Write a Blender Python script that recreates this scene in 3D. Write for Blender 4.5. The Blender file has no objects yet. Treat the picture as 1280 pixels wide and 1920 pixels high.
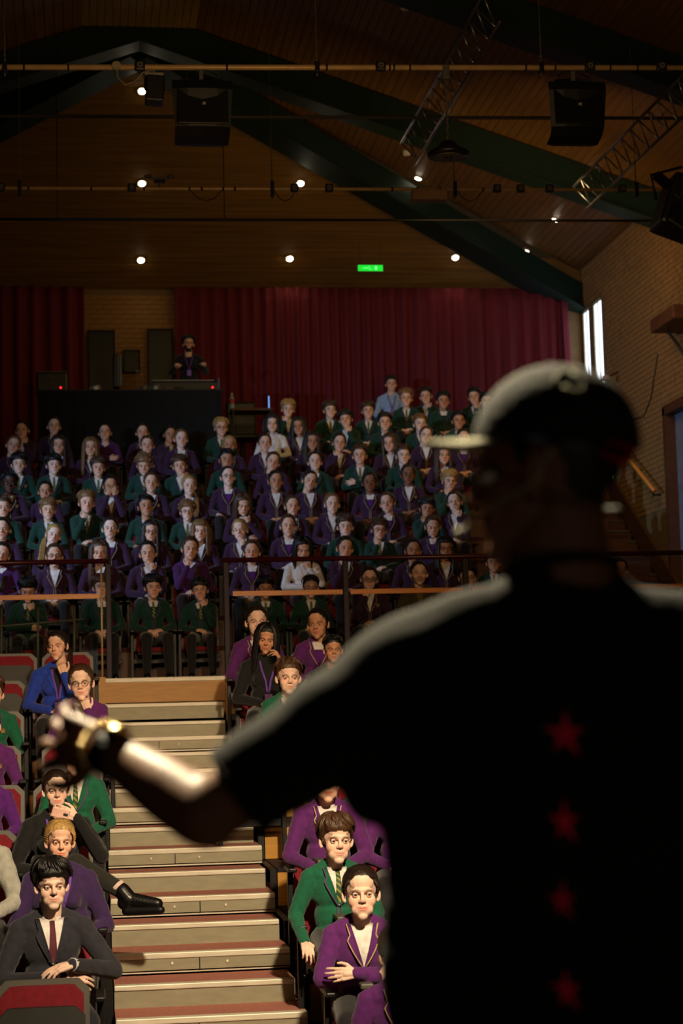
import bpy, bmesh, math, random
import numpy as np
from mathutils import Vector, Matrix, Euler
from mathutils.bvhtree import BVHTree

SC = bpy.context.scene
COL = SC.collection
random.seed(7)

# ------------------------------------------------------------------ camera
F = 3600.0                      # focal length in pixels of the 1280x1920 frame
CZ = 2.55                       # eye height above the hall floor
def _ray(x, y): return Vector(((x-640)/F, -(y-960)/F, -1.0))
_Y = _ray(160, 1350).normalized()
_U = _ray(1160, 1324).cross(_ray(160, 1350)).normalized()
_X = _Y.cross(_U)
ROT = Matrix((_X, _Y, _U))      # world = ROT @ camera
CAMLOC = Vector((0, 0, CZ))
cd = bpy.data.cameras.new('camera'); cam = bpy.data.objects.new('camera', cd); COL.objects.link(cam)
cam.matrix_world = Matrix.Translation(CAMLOC) @ ROT.to_4x4()
cd.sensor_fit = 'VERTICAL'; cd.sensor_height = 36.0; cd.lens = 36.0*F/1920
cd.clip_end = 200; cd.clip_start = 0.1
cd.dof.use_dof = True; cd.dof.focus_distance = 12.0; cd.dof.aperture_fstop = 3.4
SC.camera = cam
def P(px, py, Y):
    """world point seen at a pixel on the plane y=Y"""
    d = ROT @ _ray(px, py); return CAMLOC + d*(Y/d.y)

# ------------------------------------------------------------------ light
SC.view_settings.view_transform = 'Standard'; SC.view_settings.look = 'None'
SC.view_settings.gamma = 1.0; SC.view_settings.exposure = 0.0
SC.view_settings.use_curve_mapping = False
w = bpy.data.worlds.new('world'); SC.world = w; w.use_nodes = True
w.node_tree.nodes['Background'].inputs[0].default_value = (1.0, 0.62, 0.28, 1)
w.node_tree.nodes['Background'].inputs[1].default_value = 0.012

def spot(name, loc, aim, power, color, ang, blend=0.5, r=0.1):
    l = bpy.data.lights.new(name, 'SPOT'); l.energy = power; l.color = color
    l.spot_size = math.radians(ang); l.spot_blend = blend; l.shadow_soft_size = r
    o = bpy.data.objects.new(name, l); COL.objects.link(o); o.location = loc
    o.rotation_euler = (Vector(aim)-Vector(loc)).to_track_quat('-Z', 'Y').to_euler()
    return o
def area(name, loc, aim, power, color, sx, sy):
    l = bpy.data.lights.new(name, 'AREA'); l.energy = power; l.color = color
    l.shape = 'RECTANGLE'; l.size = sx; l.size_y = sy
    o = bpy.data.objects.new(name, l); COL.objects.link(o); o.location = loc
    o.rotation_euler = (Vector(aim)-Vector(loc)).to_track_quat('-Z', 'Y').to_euler()
    return o
# overhead stage lamp that rims the speaker from above, a little beyond and to the left
spot('overhead_stage_lamp', (-0.9, 7.2, 8.4), (0.38, 2.5, 2.6), 9000, (1.0, 0.84, 0.54), 18, 0.4, 0.12)
# unseen dim fill added behind the camera to lift the speaker's back
area('speaker_back_fill', (0.4, -1.6, 3.4), (0.6, 2.4, 2.6), 3.4, (1.0, 0.86, 0.72), 1.0, 1.0)
# stage wash spilling over the front rows
spot('stage_wash_lamp', (1.8, 4.2, 6.2), (0.9, 12.6, 1.5), 3900, (1.0, 0.78, 0.50), 46, 1.0, 0.15)
spot('stage_wash_lamp', (-0.5, 3.4, 5.4), (0.8, 18.6, 3.6), 1000, (1.0, 0.60, 0.32), 30, 1.0, 0.2)
# cool follow light from the left side of the hall on the upper tier
spot('cool_side_lamp', (-5.7, 17.0, 6.6), (2.6, 23.8, 4.9), 1900, (0.46, 0.68, 1.0), 50, 1.0, 0.12)
# unseen warm fills added to lift the end slope, right wall, stair and bars
area('end_slope_fill', (4.2, 24.0, 8.3), (4.4, 28.6, 10.1), 18, (1.0, 0.66, 0.16), 6.0, 0.4)
area('side_wall_fill', (5.2, 21.5, 8.6), (7.8, 26.6, 6.0), 25, (1.0, 0.66, 0.28), 1.0, 0.6)
area('stair_fill', (6.0, 22.0, 7.3), (7.3, 26.6, 4.8), 14, (1.0, 0.66, 0.28), .5, .3)
area('bar_fill', (1.6, 8.5, 5.6), (2.2, 18.0, 8.6), 95, (1.0, 0.62, 0.26), 2.0, 0.5)

# ------------------------------------------------------------------ materials
def lin(c):
    return tuple((x/12.92 if x <= .04045 else ((x+.055)/1.055)**2.4) for x in [v/255 for v in c])
def nodes(m):
    m.use_nodes = True; nt = m.node_tree; return nt, nt.nodes, nt.links, nt.nodes['Principled BSDF']
def mat(name, rgb, rough=0.6, metal=0.0, noise=0.25, nscale=8.0, bump=0.0, bscale=60.0, emit=None, es=1.0, stretch=None, coord='Object'):
    m = bpy.data.materials.new(name); nt, N, L, b = nodes(m)
    c = lin(rgb) + (1,)
    b.inputs['Roughness'].default_value = rough; b.inputs['Metallic'].default_value = metal
    tc = N.new('ShaderNodeTexCoord'); mp = N.new('ShaderNodeMapping')
    if stretch: mp.inputs['Scale'].default_value = stretch
    L.new(tc.outputs[coord], mp.inputs[0])
    nz = N.new('ShaderNodeTexNoise'); nz.inputs['Scale'].default_value = nscale; nz.inputs['Detail'].default_value = 4
    L.new(mp.outputs[0], nz.inputs['Vector'])
    mr = N.new('ShaderNodeMapRange'); mr.inputs[1].default_value = .25; mr.inputs[2].default_value = .75
    mr.inputs[3].default_value = 1-noise; mr.inputs[4].default_value = 1+noise
    L.new(nz.outputs['Fac'], mr.inputs[0])
    mx = N.new('ShaderNodeMix'); mx.data_type = 'RGBA'; mx.blend_type = 'MULTIPLY'; mx.inputs[0].default_value = 1
    mx.inputs[6].default_value = c; L.new(mr.outputs[0], mx.inputs[7]); L.new(mx.outputs[2], b.inputs['Base Color'])
    if bump:
        n2 = N.new('ShaderNodeTexNoise'); n2.inputs['Scale'].default_value = bscale; L.new(mp.outputs[0], n2.inputs['Vector'])
        bp = N.new('ShaderNodeBump'); bp.inputs['Strength'].default_value = bump; bp.inputs['Distance'].default_value = .01
        L.new(n2.outputs['Fac'], bp.inputs['Height']); L.new(bp.outputs[0], b.inputs['Normal'])
    if emit:
        b.inputs['Emission Color'].default_value = lin(emit)+(1,); b.inputs['Emission Strength'].default_value = es
    return m
def objcolor(name, rough, nscale=40, noise=.15, bump=.2, bscale=300, stretch=(1,1,1), sheen=0.0, kind=None):
    m = bpy.data.materials.new(name); nt, N, L, b = nodes(m)
    b.inputs['Roughness'].default_value = rough
    oi = N.new('ShaderNodeObjectInfo'); tc = N.new('ShaderNodeTexCoord'); mp = N.new('ShaderNodeMapping')
    mp.inputs['Scale'].default_value = stretch; L.new(tc.outputs['Object'], mp.inputs[0])
    nz = N.new('ShaderNodeTexNoise'); nz.inputs['Scale'].default_value = nscale; nz.inputs['Detail'].default_value = 5
    L.new(mp.outputs[0], nz.inputs['Vector'])
    mr = N.new('ShaderNodeMapRange'); mr.inputs[1].default_value = .3; mr.inputs[2].default_value = .7
    mr.inputs[3].default_value = 1-noise; mr.inputs[4].default_value = 1+noise; L.new(nz.outputs['Fac'], mr.inputs[0])
    mx = N.new('ShaderNodeMix'); mx.data_type = 'RGBA'; mx.blend_type = 'MULTIPLY'; mx.inputs[0].default_value = 1
    L.new(oi.outputs['Color'], mx.inputs[6]); L.new(mr.outputs[0], mx.inputs[7])
    out = mx.outputs[2]
    if kind == 'skin':
        at = N.new('ShaderNodeAttribute'); at.attribute_name = 'Tint'
        sp = N.new('ShaderNodeSeparateColor'); L.new(at.outputs['Color'], sp.inputs[0])
        def layer(src, col, blend='MULTIPLY'):
            nonlocal out
            q = N.new('ShaderNodeMix'); q.data_type = 'RGBA'; q.blend_type = blend
            L.new(src, q.inputs[0]); L.new(out, q.inputs[6]); q.inputs[7].default_value = col+(1,); out = q.outputs[2]
        layer(sp.outputs[0], (.85, .42, .42)); layer(sp.outputs[1], (.12, .08, .06)); layer(sp.outputs[2], (1.0, .72, .66))
        b.inputs['Subsurface Weight'].default_value = 0.0
        b.inputs['Specular IOR Level'].default_value = .35
    if kind == 'stripe':
        wv = N.new('ShaderNodeTexWave'); wv.wave_type = 'BANDS'; wv.bands_direction = 'DIAGONAL'; wv.inputs['Scale'].default_value = 14
        L.new(tc.outputs['Object'], wv.inputs['Vector'])
        cr = N.new('ShaderNodeMath'); cr.operation = 'GREATER_THAN'; cr.inputs[1].default_value = .72; L.new(wv.outputs['Fac'], cr.inputs[0])
        q = N.new('ShaderNodeMix'); q.data_type = 'RGBA'; L.new(cr.outputs[0], q.inputs[0]); L.new(out, q.inputs[6])
        q.inputs[7].default_value = lin((150, 140, 50))+(1,); out = q.outputs[2]
    L.new(out, b.inputs['Base Color'])
    if bump:
        n2 = N.new('ShaderNodeTexNoise'); n2.inputs['Scale'].default_value = bscale; L.new(mp.outputs[0], n2.inputs['Vector'])
        bp = N.new('ShaderNodeBump'); bp.inputs['Strength'].default_value = bump; bp.inputs['Distance'].default_value = .004
        L.new(n2.outputs['Fac'], bp.inputs['Height']); L.new(bp.outputs[0], b.inputs['Normal'])
    if sheen: b.inputs['Sheen Weight'].default_value = sheen
    return m
M_SKIN = objcolor('skin', .52, 25, .07, .15, 200, kind='skin')
M_WOOL = objcolor('wool_cloth', .9, 30, .18, .35, 120, sheen=.15)
M_HAIR = objcolor('hair', .45, 22, .45, .6, 60, stretch=(3, 3, .5))
M_TIE = objcolor('striped_tie', .6, 30, .1, .1, 200, kind='stripe')
M_EYE = mat('eye_white', (215, 208, 200), .2, noise=.03)
M_IRIS = mat('iris', (38, 26, 20), .1, noise=.2, nscale=80)
M_SHOE = mat('shoe_leather', (16, 15, 15), .35, noise=.2)
M_FRAME = mat('spectacle_frame', (22, 18, 18), .3)
M_BLACK = mat('black_steel', (16, 15, 15), .45, .3, bump=.1)
M_PLAS = mat('black_plastic', (18, 18, 19), .4)
M_RED = mat('red_upholstery', (128, 20, 34), .9, noise=.2, nscale=30, bump=.4, bscale=250)
M_SHELL = mat('grey_chair_shell', (86, 82, 72), .5, noise=.12)
M_UNDER = mat('dark_seat_underside', (44, 42, 36), .6, noise=.2)
M_ALU = mat('brushed_aluminium_nosing', (214, 206, 186), .42, .15, noise=.18, nscale=6, stretch=(1, 12, 12), bump=.1, bscale=80)
M_RISER = mat('grey_riser_panel', (148, 142, 118), .55, .25, noise=.12, nscale=14, stretch=(.6, 2, 2), bump=.05)
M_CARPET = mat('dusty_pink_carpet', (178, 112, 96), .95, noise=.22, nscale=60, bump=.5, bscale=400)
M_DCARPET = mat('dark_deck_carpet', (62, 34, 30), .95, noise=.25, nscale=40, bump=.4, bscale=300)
M_FASCIA = mat('yellow_ply_fascia', (190, 134, 46), .45, noise=.15, nscale=5, stretch=(1, 1, 9))
M_RAILW = mat('oak_handrail', (222, 138, 54), .4, noise=.15, nscale=6, stretch=(.6, 8, 8))
M_RAILR = mat('dark_red_rail', (70, 20, 32), .35, .1)
M_POST = mat('dark_purple_post', (34, 12, 36), .6)
M_GLASS = None
M_PLANK = mat('pine_ceiling_board', (118, 84, 34), .55, noise=.3, nscale=3, stretch=(.25, 8, 8), bump=.15, bscale=12)
M_PLANKS = mat('pine_side_board', (122, 84, 44), .5, noise=.3, nscale=3, stretch=(8, .25, 8), bump=.15, bscale=12)
M_PLANKR = mat('pale_ridge_board', (150, 118, 60), .6, noise=.2, nscale=4, stretch=(8, .3, 8))
M_BEAM = mat('dark_green_steel', (16, 44, 38), .5, .2, noise=.15)
M_BRICK = mat('buff_brick', (150, 108, 62), .9, noise=.28, nscale=9, bump=.5, bscale=90)
M_MORTAR = mat('mortar', (120, 96, 64), .95, noise=.15, bump=.3)
M_CURT = mat('dark_red_velvet', (104, 18, 34), .85, noise=.2, nscale=2, stretch=(6, 6, .3), bump=.2, bscale=40)
M_PIPE = mat('aluminium_pipe', (214, 176, 126), .5, .25, noise=.15)
M_TRUSS = mat('truss_aluminium', (150, 148, 150), .3, .9)
M_PAINT = mat('dark_wall_paint', (40, 32, 26), .9, noise=.15)
M_WOODD = mat('dark_wood', (84, 48, 28), .55, noise=.25, nscale=4, stretch=(1, 1, 6))
M_WIN = mat('daylight_pane', (200, 215, 235), .2, emit=(225, 236, 255), es=2.6)
M_SASH = mat('window_frame_cream', (196, 186, 160), .5)
M_LAMP = mat('downlight_lens', (255, 240, 215), .3, emit=(255, 238, 205), es=38)
M_EXIT = mat('green_exit_glow', (20, 160, 50), .4, emit=(10, 215, 50), es=1.1)
M_EXITW = mat('exit_sign_pictogram', (220, 240, 220), .4, emit=(90, 240, 120), es=1.3)
M_WHITE = mat('white_plastic', (215, 212, 205), .4)
M_LED = mat('red_indicator', (200, 10, 10), .3, emit=(255, 20, 20), es=9)
M_GOLD = mat('polished_steel_gold', (236, 200, 130), .2, 1.0)
M_DRAPE = mat('black_drape', (12, 12, 12), .95, noise=.2, bump=.3, bscale=8)
M_WATER = mat('clear_bottle', (150, 180, 210), .08)
M_TEE = mat('black_cotton', (4, 4, 4), .96, noise=.2, nscale=6, bump=.35, bscale=14)
M_CAPB = mat('black_cap_cotton', (11, 11, 9), .9, noise=.2, bump=.3, bscale=90)
M_BRIM = mat('olive_brim_cotton', (150, 146, 118), .85, noise=.1)
M_STAR = mat('crimson_print', (235, 14, 66), .8, noise=.35, nscale=14)
M_LOGO = mat('faded_white_print', (128, 138, 158), .85, noise=.3, nscale=60)
M_REDP = mat('red_patch', (225, 26, 20), .8, noise=.1)
M_BLUEP = mat('blue_print', (60, 96, 128), .8)
M_PALEL = mat('pale_piping', (110, 108, 74), .8)
M_MIC = mat('beige_mic', (150, 142, 120), .45)
gm = bpy.data.materials.new('clear_glass'); nt, N, L, b = nodes(gm)
tr = N.new('ShaderNodeBsdfTransparent'); gl = N.new('ShaderNodeBsdfGlossy'); gl.inputs['Roughness'].default_value = .02
tr.inputs[0].default_value = (.93, .96, .93, 1)
ms = N.new('ShaderNodeMixShader'); fr = N.new('ShaderNodeFresnel'); fr.inputs[0].default_value = 1.25
L.new(fr.outputs[0], ms.inputs[0]); L.new(tr.outputs[0], ms.inputs[1]); L.new(gl.outputs[0], ms.inputs[2])
L.new(ms.outputs[0], N['Material Output'].inputs[0]); M_GLASS = gm

# ------------------------------------------------------------------ mesh helpers
class MB:
    def __init__(s): s.v = []; s.f = []; s.m = []; s.n = 0
    def add(s, vf, m=0):
        v, f = vf; s.v.append(np.asarray(v, float)); n = s.n
        s.f += [tuple(i+n for i in q) for q in f]; s.m += [m]*len(f); s.n += len(v); return s
    def verts(s): return np.concatenate(s.v) if s.v else np.zeros((0, 3))
def box(c, h, rz=0, R=None):
    v = np.array([(x, y, z) for x in (-1, 1) for y in (-1, 1) for z in (-1, 1)], float)*np.array(h)
    if rz: ca, sa = math.cos(rz), math.sin(rz); v = v @ np.array([[ca, sa, 0], [-sa, ca, 0], [0, 0, 1]])
    if R is not None: v = v @ np.array(R).T
    return v+np.array(c), [(0,1,3,2),(4,6,7,5),(0,4,5,1),(2,3,7,6),(0,2,6,4),(1,5,7,3)]
def bx(x0, x1, y0, y1, z0, z1): return box(((x0+x1)/2, (y0+y1)/2, (z0+z1)/2), (abs(x1-x0)/2, abs(y1-y0)/2, abs(z1-z0)/2))
def frame_of(d):
    d = Vector(d).normalized(); u = Vector((0, 0, 1)) if abs(d.z) < .9 else Vector((0, 1, 0))
    a = d.cross(u).normalized(); b = d.cross(a); return np.array(a), np.array(b), np.array(d)
def rings(rs, seg):
    """rs: list of (centre, radius_a, radius_b, axis a, axis b); capped"""
    v = []; f = []
    for c, ra, rb, a, b in rs:
        for k in range(seg):
            t = 2*math.pi*k/seg; v.append(c + a*ra*math.cos(t) + b*rb*math.sin(t))
    for i in range(len(rs)-1):
        for k in range(seg):
            k2 = (k+1) % seg; f.append((i*seg+k, i*seg+k2, (i+1)*seg+k2, (i+1)*seg+k))
    f.append(tuple(range(seg-1, -1, -1))); f.append(tuple((len(rs)-1)*seg+k for k in range(seg)))
    return np.array(v), f
def cap(a, b, ra, rb, seg=12):
    a = np.array(a, float); b = np.array(b, float); A, B, D = frame_of(b-a); rs = []
    for t in (-.98, -.8, -.45, 0): rs.append((a+D*ra*t, ra*math.sqrt(1-t*t), ra*math.sqrt(1-t*t), A, B))
    for t in (0, .45, .8, .98): rs.append((b+D*rb*t, rb*math.sqrt(1-t*t), rb*math.sqrt(1-t*t), A, B))
    return rings(rs, seg)
def cyl(a, b, ra, rb=None, seg=12):
    a = np.array(a, float); b = np.array(b, float); rb = ra if rb is None else rb; A, B, D = frame_of(b-a)
    return rings([(a, ra, ra, A, B), (b, rb, rb, A, B)], seg)
def tube(pts, r, seg=8):
    pts = [np.array(p, float) for p in pts]; rs = []
    for i, p in enumerate(pts):
        d = pts[min(i+1, len(pts)-1)]-pts[max(i-1, 0)]; A, B, D = frame_of(d)
        rr = r[i] if isinstance(r, (list, tuple)) else r; rs.append((p, rr, rr, A, B))
    # keep ring frames coherent
    for i in range(1, len(rs)):
        D = frame_of(pts[min(i+1, len(pts)-1)]-pts[i-1])[2]
        A = rs[i-1][3]-D*np.dot(rs[i-1][3], D)
        if np.linalg.norm(A) > 1e-4:
            A = A/np.linalg.norm(A); rs[i] = (rs[i][0], rs[i][1], rs[i][2], A, np.cross(D, A))
    if len(rs) > 1:
        D = frame_of(pts[1]-pts[0])[2]; rs[0] = (rs[0][0], rs[0][1], rs[0][2], rs[0][3], np.cross(D, rs[0][3]))
    return rings(rs, seg)
def ell(c, r, seg=14, rx=0, ry=0, rz=0):
    rs = []
    for k in range(1, 10):
        t = math.cos(math.pi*k/10); s = math.sin(math.pi*k/10)
        rs.append((np.array((0, 0, -t*r[2])), r[0]*s, r[1]*s, np.array((1., 0, 0)), np.array((0, 1., 0))))
    v, f = rings(rs, seg)
    if rx or ry or rz: v = v @ np.array(Euler((rx, ry, rz)).to_matrix()).T
    return v+np.array(c, float), f
def to_mesh(name, mb, smooth=True, nmat=1):
    me = bpy.data.meshes.new(name); v = mb.verts(); me.from_pydata(v.tolist(), [], mb.f)
    if smooth: me.shade_smooth()
    if any(mb.m): me.polygons.foreach_set('material_index', mb.m)
    me.update(); return me
def rbox(c, h, bev, R=None, segs=2):
    """bevelled box as (verts, faces)"""
    bm = bmesh.new(); bmesh.ops.create_cube(bm, size=2)
    for v in bm.verts: v.co = Vector((v.co.x*h[0], v.co.y*h[1], v.co.z*h[2]))
    bmesh.ops.bevel(bm, geom=bm.edges[:], offset=bev, segments=segs, affect='EDGES', profile=.5)
    v = np.array([q.co[:] for q in bm.verts]); f = [tuple(x.index for x in p.verts) for p in bm.faces]; bm.free()
    if R is not None: v = v @ np.array(R).T
    return v+np.array(c, float), f
def remesh(prims, voxel, smooth=4, fac=.5):
    mb = MB()
    for p in prims: mb.add(p)
    me = to_mesh('tmp', mb); bm = bmesh.new(); bm.from_mesh(me); bmesh.ops.recalc_face_normals(bm, faces=bm.faces); bm.to_mesh(me); bm.free()
    ob = bpy.data.objects.new('tmp', me); COL.objects.link(ob)
    r = ob.modifiers.new('r', 'REMESH'); r.mode = 'VOXEL'; r.voxel_size = voxel
    s = ob.modifiers.new('s', 'SMOOTH'); s.iterations = smooth; s.factor = fac
    dg = bpy.context.evaluated_depsgraph_get(); m2 = bpy.data.meshes.new_from_object(ob.evaluated_get(dg))
    n = len(m2.vertices); v = np.empty(n*3); m2.vertices.foreach_get('co', v)
    f = [tuple(p.vertices) for p in m2.polygons]
    bpy.data.objects.remove(ob); bpy.data.meshes.remove(me); bpy.data.meshes.remove(m2)
    return v.reshape(-1, 3), f
def bvh_of(vf): return BVHTree.FromPolygons([tuple(x) for x in vf[0]], vf[1])
def cast(bvh, x, z, y0=-1.5, dy=1, off=.004, miss=None):
    h = bvh.ray_cast(Vector((x, y0, z)), Vector((0, dy, 0)))
    if h[0] is None: return None
    return np.array((x, h[0].y-dy*off, z))
def skirt(v, f, loop, depth, dy=1):
    n = len(v); v2 = [p+np.array((0, dy*depth, 0)) for p in (v[i] for i in loop)]
    vv = list(v)+v2; k = len(loop)
    for i in range(k): f.append((loop[i], loop[(i+1) % k], n+(i+1) % k, n+i))
    return np.array(vv), f
def strip(bvh, left, right, m=4, off=.004, depth=.012, dy=1, y0=-1.5):
    """left/right: lists of (x,z); a band laid over the surface"""
    v = []; last = None
    for (a, b) in zip(left, right):
        for j in range(m+1):
            t = j/m; x = a[0]*(1-t)+b[0]*t; z = a[1]*(1-t)+b[1]*t
            c = cast(bvh, x, z, y0, dy, off)
            if c is None: c = np.array((x, last[1] if last is not None else 0, z))
            last = c; v.append(c)
    n = len(left); w_ = m+1; f = []
    for i in range(n-1):
        for j in range(m): f.append((i*w_+j, i*w_+j+1, (i+1)*w_+j+1, (i+1)*w_+j))
    loop = [j for j in range(w_)]+[i*w_+m for i in range(1, n)]+[(n-1)*w_+j for j in range(m-1, -1, -1)]+[i*w_ for i in range(n-2, 0, -1)]
    return skirt(v, f, loop, depth, dy)
def fan(bvh, poly, off=.003, depth=.006, dy=1, y0=-1.5, lev=4, sub=3):
    pts = []
    for i in range(len(poly)):
        a = poly[i]; b = poly[(i+1) % len(poly)]
        for k in range(sub): t = k/sub; pts.append((a[0]*(1-t)+b[0]*t, a[1]*(1-t)+b[1]*t))
    cx = sum(p[0] for p in poly)/len(poly); cz = sum(p[1] for p in poly)/len(poly)
    n = len(pts); c = cast(bvh, cx, cz, y0, dy, off)
    if c is None: c = np.array((cx, 0, cz))
    v = [c]
    for l in range(1, lev+1):
        for p in pts:
            t = l/lev; x = cx+(p[0]-cx)*t; z = cz+(p[1]-cz)*t
            q = cast(bvh, x, z, y0, dy, off); v.append(q if q is not None else np.array((x, v[-1][1], z)))
    f = [(0, 1+i, 1+(i+1) % n) for i in range(n)]
    for l in range(lev-1):
        for i in range(n): a = 1+l*n; f.append((a+i, a+n+i, a+n+(i+1) % n, a+(i+1) % n))
    loop = [1+(lev-1)*n+i for i in range(n)]
    return skirt(v, f, loop, depth, dy)
def resample(pts, n):
    d = [0]
    for a, b in zip(pts, pts[1:]): d.append(d[-1]+math.dist(a, b))
    out = []
    for k in range(n):
        s = d[-1]*k/(n-1); i = max(j for j in range(len(pts)) if d[j] <= s+1e-9); i = min(i, len(pts)-2)
        t = (s-d[i])/max(1e-9, d[i+1]-d[i]); out.append(tuple(pts[i][q]*(1-t)+pts[i+1][q]*t for q in range(len(pts[0]))))
    return out

# ------------------------------------------------------------------ object helpers
def thing(name, label, cat, loc=(0, 0, 0), rz=0, group=None, s=1.0):
    o = bpy.data.objects.new(name, None); COL.objects.link(o); o.location = loc; o.rotation_euler = (0, 0, rz); o.scale = (s, s, s)
    o.empty_display_size = .1
    o['label'] = label; o['category'] = cat
    if group: o['group'] = group
    return o
def struct(name, parent=None):
    o = bpy.data.objects.new(name, None); COL.objects.link(o)
    if parent: o.parent = parent
    else: o['kind'] = 'structure'
    return o
def part(name, src, mats, parent=None, color=None, label=None, smooth=False, kind=None, mtx=None):
    if isinstance(src, MB): src = to_mesh(name, src, smooth)
    elif isinstance(src, tuple): mb = MB(); mb.add(src); src = to_mesh(name, mb, smooth)
    o = bpy.data.objects.new(name, src); COL.objects.link(o)
    if parent is not None: o.parent = parent
    if mats is not None:
        if not isinstance(mats, (list, tuple)): mats = [mats]
        while len(src.materials) < len(mats): src.materials.append(None)
        for i, m in enumerate(mats):
            o.material_slots[i].link = 'OBJECT'; o.material_slots[i].material = m
    if color: o.color = tuple(color)+(1,)
    if label: o['label'] = label
    if kind: o['kind'] = kind
    if mtx is not None: o.matrix_local = mtx
    return o
def tag(o, label, cat, group=None):
    o['label'] = label; o['category'] = cat
    if group: o['group'] = group
    return o
def copy_tree(o, parent=None):
    c = o.copy(); COL.objects.link(c)
    if parent is not None: c.parent = parent
    for ch in list(o.children): copy_tree(ch, c)
    return c

# ================================================================== STRUCTURE
XR, XL, YB, XA = 7.86, -6.24, 29.2, 0.81
def Zroof(x): return CZ + 6.9 + ((7.86-x) if x > XA else (x+6.24))*.34
DKY = lambda k: 11.58+.9*k
DKZ = lambda k: CZ-1.565+.255*k
UPY = lambda j: 18.1 if j == 0 else 18.98+.922*j
UPZ = lambda j: CZ+.37+.358*j
AX0, AX1 = .15, 1.24
fl = part('floor', bx(-7, 9, -3, 30, -.2, 0), M_DCARPET); fl['kind'] = 'structure'
st = part('floor_stage', bx(-3.5, 5, -2.5, 4.0, 0, 1.1), M_PAINT); st['kind'] = 'structure'
# lower tier decks
low = struct('trim_1')
for k in range(-3, 7):
    y0, z0 = DKY(k), DKZ(k); y1 = 17.98 if k == 6 else y0+.98
    for (xa, xb) in ((XL+.3, AX0-.06), (AX1+.06, 7.6)):
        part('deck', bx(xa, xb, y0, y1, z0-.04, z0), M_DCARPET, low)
        part('deck_fascia', bx(xa, xb, y0-.012, y0+.012, z0-.25, z0-.005), M_FASCIA, low)
        part('deck_nosing', bx(xa, xb, y0-.02, y0+.03, z0-.02, z0+.004), M_BLACK, low)
    for xe in (AX0-.03, AX1+.03):
        part('deck_end_frame', bx(xe-.022, xe+.022, y0-.03, y0+.86, z0-.25, z0-.002), M_BLACK, low)
# aisle stair
ais = struct('trim_2')
for i in range(-3, 8):
    y0 = 11.16+.9*i; z0 = CZ-1.695+.255*i
    if i == 7: z0 = CZ+.13
    rise = .13 if i < 7 else .24
    part('stair_tread', bx(AX0, AX1, y0+.05, y0+(.9 if i < 7 else .5), z0-.03, z0), M_CARPET, ais)
    part('stair_nosing', rbox(((AX0+AX1)/2, y0+.03, z0-.012), ((AX1-AX0)/2, .035, .018), .006), M_ALU, ais)
    part('stair_fascia', bx(AX0, AX1, y0+.004, y0+.012, z0-.1 if i < 7 else z0-.14, z0-.03), M_RISER, ais)
    part('stair_lower_trim', bx(AX0, AX1, y0+.02, y0+.05, z0-.118, z0-.108), M_ALU, ais)
    xm = .62+(i % 3)*.06
    if i < 7:
        part('fascia_joint', bx(xm-.003, xm+.003, y0, y0+.006, z0-.1, z0-.028), M_BLACK, ais)
        for dx in (-.17, .17):
            part('bolt', ell((xm+dx, y0+.002, z0-.062), (.011, .006, .011), 8), M_ALU, ais, smooth=True)
        yb = y0+.45; zb = z0+.1275
        part('step_tread', bx(AX0+.0, AX1-.02, yb+.05, yb+.46, zb-.02, zb), M_CARPET, ais)
        part('step_nosing', rbox(((AX0+AX1-.02)/2, yb+.03, zb-.010), ((AX1-AX0-.02)/2, .035, .016), .006), M_ALU, ais)
        part('step_riser', bx(AX0, AX1-.02, yb+.006, yb+.02, z0, zb-.025), M_RISER, ais)
# upper tier
up = struct('trim_3')
for j in range(0, 10):
    y0, z0 = UPY(j), UPZ(j); y1 = UPY(j+1) if j < 9 else YB
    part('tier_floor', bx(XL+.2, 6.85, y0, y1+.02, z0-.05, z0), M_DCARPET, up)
    part('tier_riser', bx(XL+.2, 6.85, y0, y0+.02, z0-.36, z0-.05), M_WOODD if j else M_FASCIA, up)
part('tier_nosing', rbox((.3, 18.08, UPZ(0)-.012), (6.5, .035, .022), .006), M_ALU, up)
part('tier_fascia', bx(XL+.2, 6.85, 18.05, 18.07, UPZ(0)-.22, UPZ(0)-.03), M_FASCIA, up)
for xe in (AX0-.02, AX1+.12):
    part('fascia_end_post', bx(xe-.06, xe+.06, 17.98, 18.06, UPZ(0)-.45, UPZ(0)+.02), M_FASCIA, up)
# side stair along the right wall
ss = struct('trim_4')
for n in range(11):
    y = 24.7+.3*n; z = CZ+1.25+.18*n
    part('side_step', bx(6.9, 7.84, y, y+.32, z-.18, z-.012), M_WOODD, ss)
    part('side_step_nosing', bx(6.9, 7.84, y-.015, y+.035, z-.014, z+.012), M_SHELL, ss)
part('stair_skirting', (np.array([(7.80, 24.4, CZ+1.1), (7.80, 27.8, CZ+3.14), (7.80, 27.8, CZ+3.5), (7.80, 24.4, CZ+1.46), (7.83, 24.4, CZ+1.1), (7.83, 27.8, CZ+3.14), (7.83, 27.8, CZ+3.5), (7.83, 24.4, CZ+1.46)]), [(0,1,2,3),(7,6,5,4),(0,4,5,1),(1,5,6,2),(2,6,7,3),(3,7,4,0)]), M_WOODD, ss)
t = thing('stair_handrail', 'sloping wooden handrail on brackets beside the side stair', 'handrail', (7.7, 25.2, CZ+2.9))
part('rail', tube([(0, -.05, 0), (0, 1.3, .70), (0, 2.4, 1.3)], .028), M_RAILW, t, smooth=True)
for y in (.15, 1.0, 1.9):
    part('bracket', tube([(0, y, .06+.53*(y-.1)), (.05, y, -.06+.53*(y-.1)), (.15, y, -.06+.53*(y-.1))], .014), M_BLACK, t, smooth=True)

# walls
wl = part('wall_left', bx(XL-.2, XL, -3, YB, 0, CZ+7), M_PAINT); wl['kind'] = 'structure'
wb = part('wall_back', bx(XL-.2, XR+.3, YB, YB+.2, 0, CZ+7.1), M_MORTAR); wb['kind'] = 'structure'
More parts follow.
